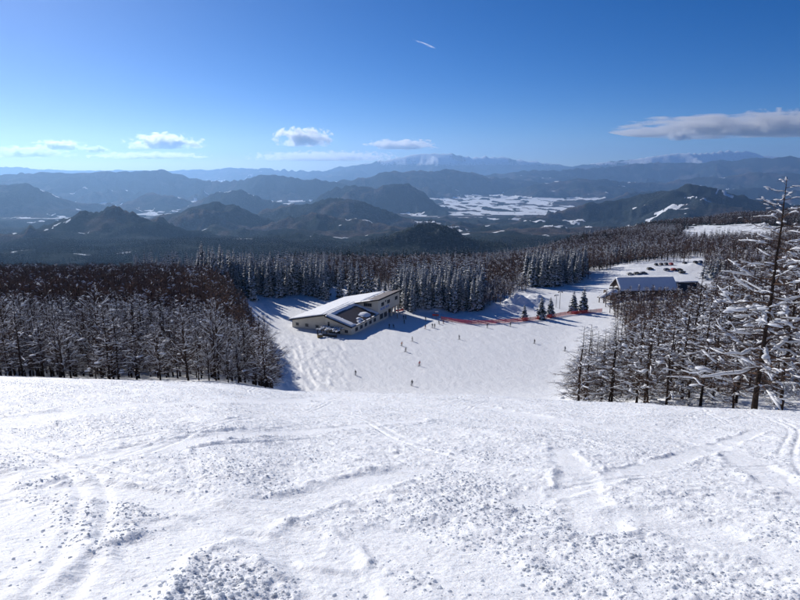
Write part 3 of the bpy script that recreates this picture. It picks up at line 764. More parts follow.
# the conifers standing singly by the red net
for px, py, ph, k, lab in ((524,320,15,0,'smallest young conifer in front of the snow heap by the red net'),
        (541,319,22,1,'left of two touching snowy conifers behind the red net'), (550,317,19,0,'right of two touching snowy conifers behind the red net'),
        (573,313,21,1,'left of the two conifers at the right end of the red net'), (583,312,23,0,'right of the two conifers at the right end of the red net')):
    g = gh_far(px, py, 200); z = HB1(*g)
    plant(F_YOUNG[k], 'conifer_tree', (g[0], g[1], z-.15), px*.7, (ph/FPX*g[1]*1.12)/8, lab, 'tree')

# bare trees and woods further off, each wood as one mass
FLD = [(W(px, py, Y)[:2], hw/FPX*Y, max(hh/FPX*Y/.22, hw/FPX*Y*.25, (330 if Y < 1000 else 170) if Y < 1700 else 0)) for px, py, hw, hh, Y in FIELDS if Y < 4500]
def clear(x, y):
    ok = road_d(x, y) > 8
    for c, ax, ay in FLD: ok &= field_d(x, y, c, ax, ay)+(fbm(x/(ax*.35), y/(ax*.35), 3, 9)-.5)*1.1 > .92
    return ok
def wood(name, label, cell, box, keep, seed, meshes, smin, smax, sink=.3):
    X, Y, S, rg = area(cell, *box, lambda x, y, s: (s > SX0)&(s < SX1)&keep(x, y, s), seed)
    k = clear(X, Y); X, Y = X[k], Y[k]
    z = np.where(np.hypot(X, Y) < 560, HB(X, Y), H(X, Y))
    scatter(name, label, np.stack([X, Y, z-sink], 1), rg.uniform(smin, smax, len(X)), meshes, seed)
    return len(X)
cnt = []
cnt.append(wood('bare_wood', 'bare brown trees on the slope below the right-hand wood', 3.4, (20, 330, 95, 330),
    lambda x, y, s: (s > 600+np.clip(y-80, 0, 120)*.30-np.clip(y-200, 0, 90)*.35)&(y > 96)&~LOT(x, y, s)&((s > 712)|(y < 294)), 21, B_BROWN+B_FROST[:3], .58, .9))
cnt.append(wood('bare_wood', 'frosted bare trees around the snow heap behind the red net', 3.6, (30, 75, 288, 350),
    lambda x, y, s: (s > 478)&(s < 528)&(fbm(x/9, y/9, 2, 3) > .44), 22, B_FROST, .6, 1.0))
cnt.append(wood('bare_wood', 'brown bare wood beyond the lodge and the middle conifers', 4.6, (-160, 320, 345, 900),
    lambda x, y, s: (s > 225)&(s < 600+50*(fbm(x/35, y/35, 2, 6)-.5))&~((s > 138)&(s < 326)&(y < 372))&~((s > 515)&(s < 600)&(y < 405))&(fbm(x/45, y/45, 3, 8) > .36), 23, B_BROWN+B_FROST[:3], .8, 1.25))
cnt.append(wood('conifer_wood', 'scattered snowy conifers in the wood beyond the lodge', 7, (-160, 420, 350, 1000),
    lambda x, y, s: (s > 300)&(s < 720)&~LOT(x, y, s)&(fbm(x/60, y/60, 3, 18) > .66), 24, F_FAR, .6, 1.0))
cnt.append(wood('bare_wood', 'bare brown wood on the plateau beyond the second lodge', 5.0, (60, 950, 330, 1050),
    lambda x, y, s: (s > 590+50*(fbm(x/35, y/35, 2, 6)-.5))&~LOT(x, y, s)&(fbm(x/55, y/55, 3, 28) > .36), 25, B_BROWN+B_FROST, .8, 1.2))
cnt.append(wood('bare_wood', 'far brown wood along the plateau crest on the right', 7.5, (60, 1750, 1050, 2000),
    lambda x, y, s: (s > 520)&(fbm(x/90, y/90, 3, 38) > .36), 26, B_BROWN+B_FROST[:2], .9, 1.4))
cnt.append(wood('conifer_wood', 'dark conifers in clumps along the plateau crest', 8.5, (60, 1750, 640, 2000),
    lambda x, y, s: (s > 530)&(fbm(x/110, y/110, 3, 48) > .57), 27, F_DARK, .7, 1.1))
cnt.append(wood('conifer_wood', 'dark forest on the left foothills below the haze', 9.5, (-2100, 300, 420, 2400),
    lambda x, y, s: (s < 470)&(fbm(x/130, y/130, 3, 58) > .40), 28, F_DARK, .8, 1.2))
cnt.append(wood('conifer_wood', 'dark conifer forest on the steep hill and the foothills beyond', 17, (-3200, 1700, 2400, 3700),
    lambda x, y, s: (s < 640)&(fbm(x/160, y/160, 3, 68) > .40), 29, F_DARK, 1.0, 1.5))
print('woods', cnt)

# ------------------------------------------------------------------ snow crumbs lying on the churned slope
def crumbs():
    rg = np.random.default_rng(77); ms = []
    M = soft_snow('snow_crumb', (.86, .88, .91), (.82, .84, .88), 30, .62)
    for k in range(5):
        mb = MB(); v, f = ICO1; q = v*(1+.5*(rg.random((len(v), 1))-.5)); q[:, 2] *= .75; mb.add(q*rg.uniform(.75, 1.2, 3), f); ms.append(mb.mesh('crumb', M, True))
    n = 170000; az = R(1)*rg.uniform(-41, 41, n); r = np.exp(rg.uniform(math.log(2.8), math.log(48), n))
    x, y = r*np.sin(az), r*np.cos(az)
    sm, _ = track_field(x, y); sm = np.maximum(sm, line_field(x, y)[0]); ch = chop_mask(x, y)
    k = rg.random(n) < (ch*.7+.2)*(1-.9*sm)
    x, y, r = x[k], y[k], r[k]
    size = (.0035+.0175*rg.random(len(x))**5)*(.75+.35*ch[k])
    size = np.maximum(size, r*.0006*(.6+.8*rg.random(len(x))))
    # sit them on the built surface
    ob = bpy.data.objects['snow_slope']; me = ob.data; nv = len(me.vertices); co = np.empty(nv*3, np.float32); me.vertices.foreach_get('co', co); co = co.reshape(-1, 3)
    azs = azimuths(960, 42.5); rs = np.concatenate([[.02, .8, 1.5, 2.1], np.geomspace(2.5, 62, 500), np.linspace(64, 92, 10)])
    i = np.searchsorted(rs, r); i = np.where(np.abs(rs[i-1]-r) < np.abs(rs[i]-r), i-1, i)
    j = np.clip(np.round((np.arctan2(x, y)+R(42.5))/R(85)*959).astype(int), 0, 959)
    p = co[i*len(azs)+j].copy(); p[:, 2] -= size*.05
    scatter('snow_crumbs', 'loose crumbs of snow strewn over the churned slope', p, size, ms, 3)
    print('crumbs', len(x))
crumbs()
# ------------------------------------------------------------------ the ski lodge
M_WALL = simple('lodge_render', (.72, .67, .56), .85, (.66, .61, .50), .6)
M_WALL2 = simple('lodge_wood', (.10, .065, .045), .8, (.07, .045, .03), 1.5)
M_ROOF = simple('roof_brown', (.05, .034, .036), .55, (.036, .027, .029), 1.2)
M_ROOFG = simple('roof_greybrown', (.20, .165, .15), .6, (.15, .125, .115), .8)
M_TRIM = simple('trim_dark', (.035, .028, .025), .6)
M_GLASS, _n, _b = new_mat('window_glass'); _b.inputs['Base Color'].default_value = (.02, .025, .03, 1); _b.inputs['Roughness'].default_value = .08
M_FRAME = simple('window_frame', (.22, .20, .18), .6)
M_BLUE = simple('sign_blue', (.02, .20, .70), .5, (.02, .18, .62))
M_DARK = simple('shade_black', (.018, .016, .015), .9)  # near-black colour standing in for the shade of entrance recess and porch
M_RED = simple('net_red', (.75, .06, .045), .7, (.68, .07, .05), 1.0)
M_POLE = simple('pole_grey', (.16, .15, .14), .6)
M_OCHRE = simple('crate_ochre', (.30, .22, .09), .7)

def snow_sheet(mb, plane, a0, a1, b0, b1, na, nb, thick):
    """lumpy snow lying on a sloping plane: thick(a,b)->metres, cells without snow are left open"""
    A = np.linspace(a0, a1, na); B = np.linspace(b0, b1, nb); AA, BB = np.meshgrid(A, B, indexing='ij'); T = thick(AA, BB); Z = plane(AA, BB)
    top = np.stack([AA, BB, Z+np.maximum(T, 0)], -1).reshape(-1, 3); bot = np.stack([AA, BB, Z-.005*0+.01], -1).reshape(-1, 3)
    idx = np.arange(na*nb).reshape(na, nb); on = (np.maximum.reduce([T[:-1, :-1], T[1:, :-1], T[1:, 1:], T[:-1, 1:]]) > .03)
    F = []; off = na*nb
    for i in range(na-1):
        for j in range(nb-1):
            if not on[i, j]: continue
            p = (idx[i, j], idx[i+1, j], idx[i+1, j+1], idx[i, j+1]); F.append(p)
            for (di, dj, e0, e1) in ((0, -1, 0, 1), (1, 0, 1, 2), (0, 1, 2, 3), (-1, 0, 3, 0)):
                ii, jj = i+di, j+dj
                if ii < 0 or jj < 0 or ii >= na-1 or jj >= nb-1 or not on[ii, jj]: F.append((p[e1], p[e0], p[e0]+off, p[e1]+off))
    mb.add(np.vstack([top, bot]), F)
def window(parent, name, o, ux, uz, wd, ht, nrm, cols=1):
    """o: lower left corner; a frame, panes set in front of the wall"""
    o = np.array(o, float); ux = np.array(ux, float); uz = np.array(uz, float); n = np.array(nrm, float)
    mb = MB(); t = .09
    def bar(u0, u1, v0, v1, dep): mb.prism([o+ux*u0+uz*v0, o+ux*u1+uz*v0, o+ux*u1+uz*v1, o+ux*u0+uz*v1], n*dep)
    bar(0, wd, 0, t, .10); bar(0, wd, ht-t, ht, .10); bar(0, t, t, ht-t, .10); bar(wd-t, wd, t, ht-t, .10)
    for k in range(1, cols): bar(wd*k/cols-t/2, wd*k/cols+t/2, t, ht-t, .10)
    w_ = mb.build(name, M_FRAME, parent)
    for k in range(cols):
        m2 = MB(); u0, u1 = wd*k/cols+.04, wd*(k+1)/cols-.04
        m2.prism([o+ux*u0+uz*.04, o+ux*u1+uz*.04, o+ux*u1+uz*(ht-.04), o+ux*u0+uz*(ht-.04)], n*.04); m2.build('pane', M_GLASS, w_)
    return w_

def ski_lodge():
    c2 = gh_far(353, 334.5, 180); base = np.array((c2[0], c2[1])); rz = R(65.5)
    zb = H1(*base)-.2
    ld = empty('ski_lodge', (base[0], base[1], zb), rz)
    tag(ld, 'big beige ski lodge with snow-covered slanting roof and bare brown lower roof', 'lodge')
    hm = lambda b: 10.0-.22*b
    LA = 46.0; LB = 30.0
    # walls
    m = MB(); m.prism([(0,12,-3),(0,LB,-3),(0,LB,hm(LB)),(0,12,hm(12))], (.3,0,0)); m.build('gable_wall', M_WALL, ld)
    m = MB(); m.prism([(-1.5,0,-3),(-1.5,12,-3),(-1.5,12,7.0),(-1.5,0,3.8)], (.3,0,0)); gw = m.build('wing_gable_wall', M_WALL, ld)
    m = MB(); m.box(-1.2, 23, 0, .3, -3, 3.8); m.build('wing_side_wall', M_WALL, ld)
    m = MB(); m.box(23, 34, 0, .3, -3, 3.6); m.build('lower_wall', M_WALL, ld)
    m = MB(); m.box(23, LA, -.15, .15, 3.6, hm(0)-.05); m.build('upper_wall', M_WALL, ld)
    m = MB(); m.prism([(23,.15,3.4),(23,12,3.4),(23,12,hm(12)),(23,.15,hm(.15)-.03)], (.3,0,0)); m.build('cross_wall', M_WALL, ld)
    m = MB(); m.prism([(LA-.3,4.3,-3),(LA-.3,LB,-3),(LA-.3,LB,hm(LB)),(LA-.3,0,hm(0))], (.3,0,0)); m.build('far_gable_wall', M_WALL, ld)
    m = MB(); m.box(0, LA, LB-.3, LB, -3, hm(LB)-.05); m.build('rear_wall', M_WALL, ld)
    m = MB(); m.box(-1.5, 0, 12, 12.3, -3, 7.0); m.build('return_wall', M_WALL, ld)
    m = MB(); m.box(34, LA, 4.0, 4.3, -3, 3.6); m.box(33.7, 34, .3, 4, -3, 3.6); m.build('recessed_entrance', M_DARK, ld)  # recess walls coloured near-black, their shade put into the colour
    m = MB(); m.box(34, LA, .1, 4.0, 3.35, 3.58); m.build('entrance_soffit', M_WALL2, ld)
    for a in (38, 42, 45.6):
        m = MB(); m.box(a-.35, a+.35, .0, .7, -3, 3.34); m.build('pillar', M_WALL, ld)
    for a in (35.2, 37.0):
        m = MB(); m.box(a, a+1.5, 3.86, 3.98, -.6, 2.3); d_ = m.build('door', M_GLASS, ld)
    # roofs
    th = .35
    m = MB(); m.prism([(-.9,11.6,hm(11.6)),(-.9,LB+.9,hm(LB+.9)),(LA+.9,LB+.9,hm(LB+.9)),(LA+.9,11.6,hm(11.6))], (0,0,th)); main = m.build('main_roof', M_ROOFG, ld)
    m = MB(); m.prism([(22.2,-1.0,hm(-1)),(22.2,11.6,hm(11.6)),(LA+.9,11.6,hm(11.6)),(LA+.9,-1.0,hm(-1))], (0,0,th)); up = m.build('upper_roof', M_ROOFG, ld)
    wr = lambda b: 3.85+.272*b
    m = MB(); m.prism([(-2.4,-.9,wr(-.9)),(22.95,-.9,wr(-.9)),(22.95,11.9,wr(11.9)),(-2.4,11.9,wr(11.9))], (0,0,.3)); wg = m.build('wing_roof', M_ROOF, ld)
    m = MB(); m.prism([(22.0,-1.15,hm(-1)-.12),(22.0,-1.15,hm(-1)+th+.06),(22.0,11.5,hm(11.5)+th+.06),(22.0,11.5,hm(11.5)-.12)], (.18,0,0)); m.build('fascia', M_TRIM, ld)
    m = MB(); m.box(22.0, LA+1.0, -1.2, -1.02, hm(-1)-.25, hm(-1)+th+.08); m.build('eave_board', M_TRIM, ld)
    m = MB(); m.prism([(-2.6,-1.0,wr(-1)-.15),(-2.6,-1.0,wr(-1)+.36),(-2.6,12,wr(12)+.36),(-2.6,12,wr(12)-.15)], (.18,0,0)); m.build('fascia', M_TRIM, ld)
    m = MB(); m.prism([(-1.1,12,hm(12)-.15),(-1.1,12,hm(12)+th+.05),(-1.1,LB+1,hm(LB+1)+th+.05),(-1.1,LB+1,hm(LB+1)-.15)], (.18,0,0)); m.build('fascia', M_TRIM, ld)
    # snow on the roofs
    nz = lambda a, b, s: fbm(a/3.5, b/3.5, 3, s)-.5
    def tmain(a, b):
        e = np.minimum.reduce([a+1.1, 47.0-a, 31.1-b, (b-7.6+1.3*nz(a*1.2, b*1.2, 3))*1.2])
        e = np.where(a < 22.6, np.minimum(e, b-11.5), e)
        seam = np.exp(-((b-(13.6+.05*a))/.35)**2)*(1-sstep(18, 30, a))
        return np.clip(e*.9, 0, 1)**.5*(.62+.22*nz(a, b, 5))*(1-.95*seam)
    m = MB(); snow_sheet(m, lambda a, b: hm(b)+th, -1.0, 46.9, 6.5, 31.0, 90, 60, tmain); m.build('roof_snow', M_RSNOW, main, True)
    def tup(a, b):
        e = np.minimum(a-22.2, 7.5+1.2*nz(a, b, 9)-np.abs(a-22.2))*np.clip(b+.5, 0, 1)
        return np.clip(.5-.16*(a-22.2)+nz(a, b, 7)*.5, 0, .5)*np.clip(b-2.5, 0, 1)*np.clip((a-22.2)*3, 0, 1)
    m = MB(); snow_sheet(m, lambda a, b: hm(b)+th, 22.2, 30, -.8, 7.6, 26, 26, tup); m.build('roof_snow', M_RSNOW, up, True)
    def twing(a, b):
        edge = np.minimum.reduce([a+2.4, 22.9-a, b+.9, 11.9-b])
        bare = np.minimum.reduce([(a-1.2)/1.5, (11.2-b)/1.2, (b+.9)/.6, (22.3-a)/1.2])+nz(a, b, 13)*1.2
        t = .5-.7*bare
        t = np.maximum(t, .75*(1-np.hypot((a-15.5)/3.6, (b-2.6)/2.3))+nz(a*2, b*2, 15)*.5)
        t = np.maximum(t, .7*(1-np.hypot((a-8.8)/1.6, (b-1.6)/1.4))+nz(a*2, b*2, 16)*.4)
        t = np.maximum(t, .6*(1-np.hypot((a-6.2)/1.3, (b-.3)/1.1))+nz(a*2, b*2, 17)*.4)
        return np.clip(t, 0, .6)*np.clip(edge*2.5, 0, 1)
    m = MB(); snow_sheet(m, lambda a, b: wr(b)+.3, -2.4, 22.9, -.9, 11.9, 76, 44, twing); m.build('roof_snow', M_RSNOW, wg, True)
    # windows
    X, Yv, Z = (1,0,0), (0,1,0), (0,0,1)
    for b in (26.6, 21.8, 16.6): window(ld, 'window', (-.0, b+1.5, 1.0), (0,-1,0), Z, 1.5, 1.3, (-1,0,0))
    window(ld, 'window', (-1.5, 11.1, 2.8), (0,-1,0), Z, .9, 2.0, (-1,0,0))
    window(ld, 'window', (-1.5, 3.0, .9), (0,-1,0), Z, 1.5, 1.3, (-1,0,0), 2)
    for a in (2.0, 6.2, 10.4, 14.6, 18.8): window(ld, 'window', (a, 0, .9), X, Z, 2.2, 1.6, (0,-1,0), 2)
    for a in (25, 29.2): window(ld, 'window', (a, 0, .6), X, Z, 3.2, 2.4, (0,-1,0), 3)
    for a in (26.2, 32.4, 40.8): window(ld, 'window', (a, -.15, 6.4), X, Z, 2.8, 1.7, (0,-1,0), 2)
    window(ld, 'window', (30.3, -.15, 7.6), X, Z, .9, .9, (0,-1,0))
    window(ld, 'window', (23, 7.0, 6.6), (0,-1,0), Z, 4.0, 1.6, (-1,0,0), 4)
    # blue lettering on the wall, too small to read in the photo: a row of separate strokes
    rg = np.random.default_rng(3); a = 25.6
    for k in range(7):
        m = MB(); wd = rg.uniform(.7, 1.1)
        if k == 4: a += .5
        m.box(a, a+.22, -.23, -.155, 4.75, 5.75); m.box(a+.22, a+wd, -.22, -.155, 5.5, 5.72)
        if k % 2: m.box(a+.22, a+wd, -.22, -.155, 4.78, 4.98)
        else: m.box(a+wd-.2, a+wd, -.215, -.155, 4.75, 5.5)
        m.build('sign_letter', M_BLUE, ld); a += wd+.35
    # porch at the near gable: posts, beams and a snow-covered slat roof
    m = MB(); m.box(-1.62, -1.5, 5.2, 10.5, -1, 2.5); m.build('porch_shade_panel', M_DARK, ld)  # solid near-black panel on the wall, painted shade of a doorway
    for (a, b) in ((-7.5, 3.5), (-7.5, 8), (-7.5, 12.5), (-4.5, 12.5)):
        m = MB(); m.box(a-.12, a+.12, b-.12, b+.12, -3, 2.55); m.build('porch_post', M_TRIM, ld)
    for a in (-7.5, -4.5, -2.0):
        m = MB(); m.box(a-.1, a+.1, 3.0, 13.0, 2.55, 2.8); m.build('porch_beam', M_TRIM, ld)
    sm_ = MB()
    for k in range(8):
        b = 3.3+k*1.3; m = MB(); m.box(-8, -1.7, b-.12, b+.12, 2.8, 2.95); sl = m.build('porch_slat', M_TRIM, ld)
        for e in range(4):
            if rg.random() < .75:
                m = MB(); lump(m, (-7.4+e*1.6, b, 2.97), (1, 0, 0), (.9, .45, .35), rg); m.build('snow_lump', M_RSNOW, sl, True)
    m = MB(); m.box(-7.4, -7.3, 3.6, 12.4, -1.5, 1.2); m.build('porch_rail', M_TRIM, ld)
    return ld
ski_lodge()
g = gh_far(320, 338, 180)
def crate():
    e = empty('storage_box', (g[0], g[1], HB1(*g)-.1), R(20)); tag(e, 'small ochre box half buried in snow by the lodge porch', 'box')
    m = MB(); m.box(-1, 1, -.7, .7, 0, 1.1); m.build('body', M_OCHRE, e)
    m = MB(); m.box(-1.1, 1.1, -.8, .8, 1.1, 1.25); m.build('lid', M_TRIM, e)
    m = MB(); lump(m, (.3, 0, 1.24), (1, 0, 0), (.7, .6, .3), np.random.default_rng(1)); m.build('snow', M_RSNOW, e, True)
crate()

# ------------------------------------------------------------------ second lodge, walkway and parked cars on the right
def second_lodge():
    c = gh_far(648, 297, 230); z = HB1(*c)-.4
    e = empty('second_lodge', (c[0], c[1], z), R(4)); tag(e, 'dark wooden lodge with snow-covered roof seen through the right wood', 'lodge')
    hw, d = 14.5, 11.0; er, rd = 4.8, 9.2     # eave and ridge heights
    m = MB(); m.box(-hw, hw, 0, .3, -3, er); m.build('front_wall', M_WALL2, e)
    m = MB(); m.box(-hw, hw, d-.3, d, -3, er); m.build('rear_wall', M_WALL2, e)
    for x in (-hw, hw-.3):
        m = MB(); m.prism([(x,.3,-3),(x,d-.3,-3),(x,d-.3,er),(x,d/2,rd-.2),(x,.3,er)], (.3,0,0)); m.build('gable_wall', M_WALL2, e)
    sl = (rd-er)/(d/2)
    for s_, nm in ((1, 'front_roof'), (-1, 'rear_roof')):
        y0 = -1.4 if s_ > 0 else d+1.4
        m = MB(); m.prism([(-hw-1.2,y0,er-1.4*sl),(hw+1.2,y0,er-1.4*sl),(hw+1.2,d/2,rd),(-hw-1.2,d/2,rd)], (0,0,.3)); r_ = m.build(nm, M_ROOF, e)
        pl = (lambda a, b: er+sl*b+.3) if s_ > 0 else (lambda a, b: rd-sl*(b-d/2)+.3)
        b0, b1 = (-1.4, d/2) if s_ > 0 else (d/2, d+1.4)
        m = MB(); snow_sheet(m, pl, -hw-1.2, hw+1.2, b0, b1, 50, 14, lambda a, b: np.clip(np.minimum(hw+1.3-np.abs(a), np.minimum(b+1.5, d+1.5-b))*.8, .04, .6)+.15*fbm(a/3, b/3, 2, 4)); m.build('roof_snow', M_RSNOW, r_, True)
    for x in np.arange(-12, 11, 4.4): window(e, 'window', (x, 0, .8), (1,0,0), (0,0,1), 2.8, 1.9, (0,-1,0), 2)
    m = MB(); m.box(-3.2, -1.5, -.1, -.02, -1, 2.3); m.build('door', M_GLASS, e)
    # cross wing with the bare brown roof on the right
    m = MB(); m.box(hw+1.5, hw+15, -3, 8, -4, 4.0); m.build('wing_wall', M_WALL2, e)
    m = MB(); m.prism([(hw+.8,-4.2,3.6),(hw+15.8,-4.2,3.6),(hw+13.4,3.4,7.0),(hw+1.6,3.4,7.0)], (0,0,.3)); wr = m.build('wing_roof', M_ROOF, e)
    m = MB(); m.prism([(hw+1.6,3.42,7.0),(hw+13.4,3.42,7.0),(hw+15.8,9.4,4.4),(hw+.8,9.4,4.4)], (0,0,.3)); wr2 = m.build('wing_roof', M_ROOF, e)
    m = MB(); m.tube([(hw+1.4,3.4,7.35),(hw+8,3.4,7.42),(hw+13.6,3.4,7.35)], [.4,.55,.4], 8, 0, (1.6, .8)); m.build('ridge_snow', M_RSNOW, wr, True)
    # rounded snow-capped porch on the left end
    m = MB(); m.box(-hw-7, -hw-1.3, -2.5, 6, -3, 3.2); m.build('porch_wall', M_WALL2, e)
    m = MB(); m.prism([(-hw-8,-3.4,2.8),(-hw-1.25,-3.4,2.8),(-hw-1.25,1.6,5.0),(-hw-6,1.6,5.0)], (0,0,.25)); pr = m.build('porch_roof', M_ROOF, e)
    m = MB(); lump(m, (-hw-4.6,-.8,3.9), (0,1,.44), (3.0, 3.6, 1.1), np.random.default_rng(8)); m.build('roof_snow', M_RSNOW, pr, True)
    # walkway roof
    a = gh_far(601, 303, 230); b = gh_far(619, 296, 230); za = HB1(*a)-.3
    v = np.array((b[0]-a[0], b[1]-a[1])); ln = np.hypot(*v)
    k = empty('covered_walkway', (a[0], a[1], za), math.atan2(v[1], v[0])); tag(k, 'sloping snow-topped walkway roof on posts left of the second lodge', 'walkway')
    for x in (.4, ln*.5, ln-.4):
        for y in (-1.2, 1.2):
            m = MB(); m.box(x-.18, x+.18, y-.18, y+.18, -2, 3.0+x*.14); m.build('post', M_WALL2, k)
    m = MB(); m.prism([(-.8,-1.9,2.9),(ln+.8,-1.9,3.0+ln*.15),(ln+.8,1.9,3.0+ln*.15),(-.8,1.9,2.9)], (0,0,.3)); rf = m.build('roof', M_WALL2, k)
    m = MB(); m.tube([(-.7,0,3.25),(ln*.5,0,3.4+ln*.075),(ln+.7,0,3.4+ln*.15)], [.9,1.05,.9], 8, 0, (1.7, .45)); m.build('roof_snow', M_RSNOW, rf, True)
second_lodge()

PAINT = {'dark grey': (.03,.032,.035), 'black': (.012,.012,.014), 'red': (.32,.02,.02), 'white': (.75,.75,.75), 'dark blue': (.02,.035,.09), 'silver': (.35,.36,.37), 'brown': (.07,.04,.03)}
PM = {k: simple('car_paint_'+k.replace(' ', '_'), v, .35, v, 1, 0, .5) for k, v in PAINT.items()}
M_TYRE = simple('tyre', (.015, .015, .015), .9)
def car_meshes():
    b = MB(); prof = [(-2.1,.35),(2.1,.35),(2.15,.75),(1.95,.95),(1.05,1.05),(.55,1.55),(-1.5,1.6),(-2.05,1.05),(-2.15,.8)]
    b.prism([(x,-.82,z) for x, z in prof], (0,1.64,0))
    gl = MB()
    gl.prism([(.98,-.84,1.08),(.55,-.84,1.48),(-.35,-.84,1.5),(-.35,-.84,1.08)], (0,1.68,0)); gl.prism([(-.45,-.84,1.08),(-.45,-.84,1.5),(-1.45,-.84,1.5),(-1.85,-.84,1.08)], (0,1.68,0))
    gl.prism([(1.07,-.7,1.08),(1.07,.7,1.08),(.62,.66,1.53),(.62,-.66,1.53)], (.02,0,.02))
    wh = MB(); wh.tube([(0,-.12,0),(0,.12,0)], .33, 12)
    ls = MB(); lump(ls, (-.5,0,1.6), (1,0,0), (1.0,.75,.12), np.random.default_rng(5))
    return b, gl.mesh('windows', M_GLASS), wh.mesh('wheel', M_TYRE), ls.mesh('roof_snow', M_TSNOW, True)
cb, cgl, cwh, cls = car_meshes(); cbody = {}
for k in PAINT: cbody[k] = cb.mesh('body', PM[k])
CARS = [(650,269.6,'black',.2,0,'black car nearest the second lodge roof in the parking lot'),(656,265.4,'dark grey',1.4,0,'leftmost dark grey car in the back row of the parking lot'),
 (661,265.2,'brown',1.5,0,'brown car second from left in the back row of the parking lot'),(666,265,'black',1.45,0,'black car in the middle of the long back row of the parking lot'),
 (671,264.9,'red',1.5,0,'red car at the right end of the long back row'),(666.7,270.6,'dark blue',.3,0,'dark blue car left of the red car in the front row'),
 (674,270.6,'red',.3,0,'red car between two dark cars in the front row'),(679.5,270.8,'black',.3,0,'black car right of the red car in the front row'),
 (684.5,264.7,'dark grey',1.5,0,'dark grey car alone between the two back rows'),(695,265.6,'black',1.5,0,'left black car in the short row far right of the lot'),
 (700,265.7,'dark blue',1.5,0,'dark blue car in the middle of the short row far right of the lot'),(706,266.2,'black',1.5,0,'right black car in the short row far right of the lot'),
 (682,273.2,'dark grey',.3,0,'dark grey car in front of the black one, nearest the brown roof'),
 (630,275,'silver',.1,1,'left of three snow-topped cars behind the second lodge'),(637,274.3,'dark grey',.1,1,'middle of three snow-topped cars behind the second lodge'),(643.5,274,'dark blue',.1,1,'right of three snow-topped cars behind the second lodge')]
for px, py, kc, rz, snowy, lab in CARS:
    g = gh_far(px, py, 335); z = HB1(*g)-.02
    e = empty('parked_car', (g[0], g[1], z), rz); tag(e, lab, 'car', 'cars in the snowy parking lot')
    link('body', cbody[kc], e); link('windows', cgl, e)
    for x in (-1.3, 1.3):
        for y in (-.74, .74):
            wv = link('wheel', cwh, e); wv.location = (x, y, .33)
    if snowy: link('roof_snow', cls, e)

# ------------------------------------------------------------------ red safety net, poles
def net():
    pts = [(441,320),(455,322.5),(470,324),(485,324),(505,323),(525,321.5),(540,320),(552,318),(563,315.5),(575,314.5),(590,313.5),(602,312)]
    P = np.array([gh_far(px, py, 200) for px, py in pts]); Z = np.array([HB1(*p) for p in P])
    seg = np.hypot(*np.diff(P, axis=0).T); cum = np.concatenate([[0], np.cumsum(seg)]); tot = cum[-1]; nb = int(tot/3.0)
    e = empty('safety_net', (P[0][0], P[0][1], Z[0])); tag(e, 'long red safety net on posts along the foot of the piste', 'net fence')
    o = np.array((P[0][0], P[0][1], Z[0]))
    S = np.linspace(0, tot, nb+1); q = np.stack([np.interp(S, cum, P[:, 0]), np.interp(S, cum, P[:, 1]), np.zeros(nb+1)], 1)
    q[:, 2] = [HB1(a, b) for a, b in q[:, :2]]; q -= o
    for i in range(nb+1):
        m = MB(); m.tube([q[i]-np.array((0,0,.5)), q[i]+np.array((0,0,1.9))], .04, 5); m.build('post', M_POLE, e)
    for i in range(nb):
        a, b = q[i], q[i+1]; m = MB(); n_ = np.cross(unit(b-a), (0,0,1))*.012
        sag = .12*math.sin(i*1.7)
        for k in range(8):
            z0 = .15+k*.205; m.prism([a+(0,0,z0), b+(0,0,z0), b+(0,0,z0+.10), a+(0,0,z0+.10)], n_)
        for k in range(8):
            c = a+(b-a)*(k+.5)/8; d = unit(b-a)*.06
            m.prism([c-d+(0,0,.1), c+d+(0,0,.1), c+d+(0,0,1.72+sag), c-d+(0,0,1.72+sag)], n_*1.6)
        m.build('net_panel', M_RED, e)
net()
def bar_(px, py, ln, rz, lab):
    g = gh_far(px, py, 200); e = empty('barrier', (g[0], g[1], HB1(*g)), rz); tag(e, lab, 'barrier')
    for x in (-ln/2, 0, ln/2):
        m = MB(); m.tube([(x,0,-.4),(x,0,1.3)], .05, 5); m.build('post', M_POLE, e)
    for x in (-ln/2, 0):
        m = MB(); m.box(x+.06, x+ln/2-.06, -.02, .02, .35, 1.2); m.build('net_panel', M_RED, e)
bar_(399.5, 312.5, 4.5, .5, 'short red net barrier beside the lodge entrance'); bar_(435.5, 317, 3.0, -.2, 'short red net barrier between the lodge and the long red net')
def pole(px, py, hgt, lab, lamp):
    g = gh_far(px, py, 230); e = empty('lamp_pole', (g[0], g[1], HB1(*g)-.2)); tag(e, lab, 'pole')
    m = MB(); m.tube([(0,0,-.5),(0,0,hgt)], [.14,.09], 7); m.build('mast', M_POLE, e)
    m = MB(); m.box(-1.1, 1.1, -.07, .07, hgt-.3, hgt-.1); m.build('crossarm', M_POLE, e)
    for x in ((-.9, .9) if lamp else (-.9,)):
        m = MB(); m.box(x-.25, x+.25, -.2, .2, hgt-.62, hgt-.32); m.build('lamp', M_TRIM, e)
    m = MB(); lump(m, (0,0,hgt-.08), (1,0,0), (1.0,.3,.3), np.random.default_rng(2)); m.build('snow_cap', M_TSNOW, e, True)
pole(559.5, 309, 9.0, 'tall lamp pole with snow cap between the conifers beyond the net', True); pole(556, 307.5, 6.5, 'shorter thin pole just left of the tall lamp pole', False)
pole(436.5, 319, 3.6, 'low lamp pole at the left end of the red net', False)

